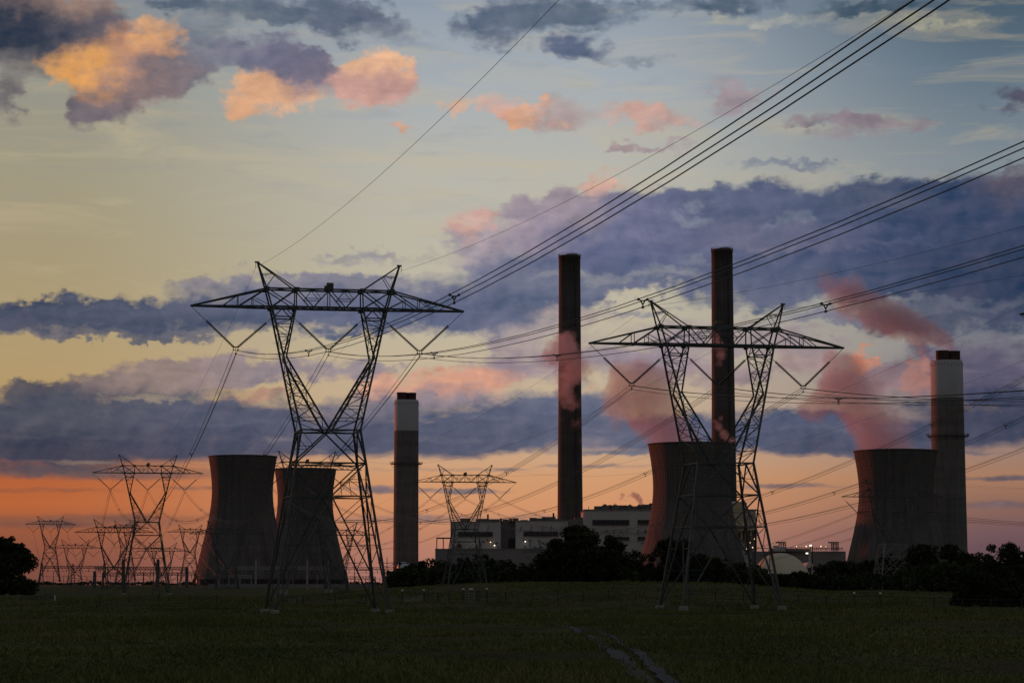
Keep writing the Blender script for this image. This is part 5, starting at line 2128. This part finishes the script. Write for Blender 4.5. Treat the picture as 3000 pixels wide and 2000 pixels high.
# ------------------------------------------------------------------ steam plumes
def plume(label, d, blobs, density, warp=0.5, nscale=1.0, aniso=0.35, color=(0.86, 0.77, 0.82), name='steam_plume', vox=None, thr=(0.10, 0.42)):
    """blobs: (photo x, photo y, radius px, weight, extra depth m). One closed hull holds a soft noisy volume."""
    bs = []
    for b in blobs:
        px, py, r, w = b[:4]
        dd = d + (b[4] if len(b) > 4 else 0)
        p = P(px, py, dd)
        bs.append((p, wpx(r, dd), w))
    c0 = bs[0][0]
    rmean = sum(b[1] for b in bs) / len(bs)
    bm = bmesh.new()
    for p, r, w in bs:
        mt = Matrix.Translation(p - c0) @ Matrix.Scale(r * 1.22, 4)
        bmesh.ops.create_icosphere(bm, subdivisions=3, radius=1.0, matrix=mt)
    me = bpy.data.meshes.new('hull')
    bm.to_mesh(me)
    bm.free()
    tmp = bpy.data.objects.new('hull', me)
    COL.objects.link(tmp)
    md = tmp.modifiers.new('remesh', 'REMESH')
    md.mode = 'VOXEL'
    md.voxel_size = vox or rmean * 0.22
    dg = bpy.context.evaluated_depsgraph_get()
    em = bpy.data.meshes.new_from_object(tmp.evaluated_get(dg))
    bpy.data.objects.remove(tmp)
    o = bpy.data.objects.new(name, em)
    COL.objects.link(o)
    o.location = c0
    mat = bpy.data.materials.new('steam')
    mat.use_nodes = True
    nt = NT(mat.node_tree)
    nt.n.remove(mat.node_tree.nodes['Principled BSDF'])
    out = mat.node_tree.nodes['Material Output']
    tcn = nt.node('ShaderNodeTexCoord')
    v = tcn.outputs['Object']
    s = nscale / rmean
    w1n = nt.noise(v, 1.1 * s, 3.0, 0.55, out=1)
    w2n = nt.noise(v, 3.4 * s, 4.0, 0.6, out=1)
    a = warp * rmean
    q = nt.vm('MULTIPLY_ADD', nt.vm('SUBTRACT', w1n, (0.5, 0.5, 0.5)), (1.7 * a, 1.7 * a, 1.7 * a), v)
    q = nt.vm('MULTIPLY_ADD', nt.vm('SUBTRACT', w2n, (0.5, 0.5, 0.5)), (1.0 * a, 1.0 * a, 1.0 * a), q)
    acc = None
    for i, (p, r, w) in enumerate(bs):
        if i and i % 6 == 0:
            q = nt.vm('MULTIPLY_ADD', acc, (1e-7, 1e-7, 1e-7), q)
        r2 = r * 1.12
        rel = p - c0
        k = nt.vm('MULTIPLY_ADD', q, (1 / r2, 1 / r2, 1 / r2), tuple(-x / r2 for x in rel))
        t = nt.m('SUBTRACT', 1.0, nt.vm('DOT_PRODUCT', k, k, out=1), clamp=True)
        acc = nt.m('MULTIPLY', t, w) if acc is None else nt.m('MULTIPLY_ADD', t, w, acc)
    n = nt.noise(v, 2.2 * s, 5.0, 0.6)
    f = nt.m('MULTIPLY_ADD', nt.m('SUBTRACT', n, 0.5), 0.55, acc)
    den = nt.m('MULTIPLY', nt.rng(f, thr[0], thr[1] + 0.25, 0.0, density), nt.rng(acc, 0.0, 0.08))
    pvn = nt.node('ShaderNodeVolumePrincipled')
    pvn.inputs['Color'].default_value = color + (1,)
    pvn.inputs['Anisotropy'].default_value = aniso
    nt.l.new(den, pvn.inputs['Density'])
    nt.l.new(pvn.outputs[0], out.inputs['Volume'])
    em.materials.clear()
    em.materials.append(mat)
    tag(o, label, 'steam plume')
    return o


plume('red steam pouring from the front cooling tower, drifting up to the left', 1706.0, [
    (1960, 1306, 58, 1.2), (2020, 1306, 50, .5), (1965, 1284, 62, 1.1), (1935, 1250, 62, 1.1), (1900, 1215, 66, 1.1), (1870, 1175, 70, 1.1), (1900, 1140, 74, 1.0), (1850, 1125, 72, 1.0), (1820, 1165, 58, .9),
    (1885, 1100, 56, .8), (1925, 1165, 66, .9), (1945, 1110, 44, .6), (1798, 1205, 40, .55), (1806, 1250, 30, .3), (1815, 1095, 40, .7), (2015, 1282, 60, .28), (1970, 1215, 52, .6)], 0.055)
plume('thin pale wisp of steam at the right rim of the front cooling tower', 1735.0, [
    (2140, 1290, 16, .8), (2122, 1272, 16, .8), (2106, 1250, 15, .6), (2112, 1225, 11, .4), (2095, 1235, 10, .4)], 0.12, nscale=0.8)
plume('red steam from the rightmost cooling tower, leaning to the left', 1784.0, [
    (2566, 1326, 58, 1.2), (2640, 1326, 56, .5), (2570, 1304, 64, 1.1), (2555, 1262, 64, 1.1), (2528, 1215, 66, 1.1), (2500, 1170, 70, 1.0), (2470, 1130, 68, 1.0), (2495, 1085, 56, .9), (2455, 1075, 50, .8), (2425, 1160, 54, .8),
    (2385, 1195, 48, .65), (2355, 1205, 30, .5), (2430, 1045, 32, .5), (2620, 1270, 66, .32), (2590, 1200, 60, .3), (2640, 1240, 40, .2), (2560, 1130, 40, .35), (2385, 1285, 22, .2)], 0.055)
plume('mauve smoke streaming left from the flues of the thick white topped stack', 1905.0, [
    (2784, 1024, 17, 1.3), (2778, 1008, 20, 1.2), (2762, 993, 26, 1.2), (2738, 982, 34, 1.1), (2704, 968, 42, 1.0), (2662, 950, 50, .95), (2615, 930, 56, .85), (2700, 998, 24, .9), (2668, 1000, 20, .7), (2565, 908, 58, .7),
    (2515, 890, 56, .55), (2468, 872, 52, .42), (2610, 965, 36, .6), (2500, 838, 46, .36), (2438, 846, 46, .3), (2550, 950, 34, .4), (2412, 815, 38, .22), (2560, 985, 26, .25), (2470, 915, 40, .25)], 0.085, color=(0.80, 0.76, 0.84), warp=0.8, nscale=1.7)
plume('pink steam drifting across the left bare stack', 1900.0, [
    (1655, 1005, 40, 1.0), (1630, 1035, 44, .9), (1672, 1045, 42, .8), (1600, 1060, 36, .35), (1690, 1085, 40, .7), (1660, 1105, 40, .8), (1655, 1150, 32, .8), (1672, 1185, 24, .6),
    (1725, 1080, 34, .4), (1735, 1130, 28, .35), (1690, 1240, 26, .28), (1700, 1290, 22, .22), (1645, 1225, 20, .2), (1705, 1180, 22, .25)], 0.085, warp=0.95, nscale=1.3, thr=(0.14, 0.6))
plume('faint wisp of steam across the tallest bare stack', 1950.0, [
    (2098, 985, 17, .7), (2104, 1010, 19, .9), (2112, 1040, 17, .9), (2108, 1065, 12, .6), (2090, 965, 12, .4), (2125, 1020, 12, .4)], 0.075, warp=0.95, nscale=1.3, thr=(0.14, 0.6))
plume('little blue grey puff of steam from the roof of the plant block', 2040.0, [
    (1878, 1474, 8, 1.1), (1874, 1464, 10, 1.1), (1866, 1454, 11, 1.0), (1856, 1448, 10, .8), (1843, 1452, 7, .4), (1824, 1450, 9, .6), (1820, 1460, 7, .5), (1832, 1465, 6, .3)], 0.25)
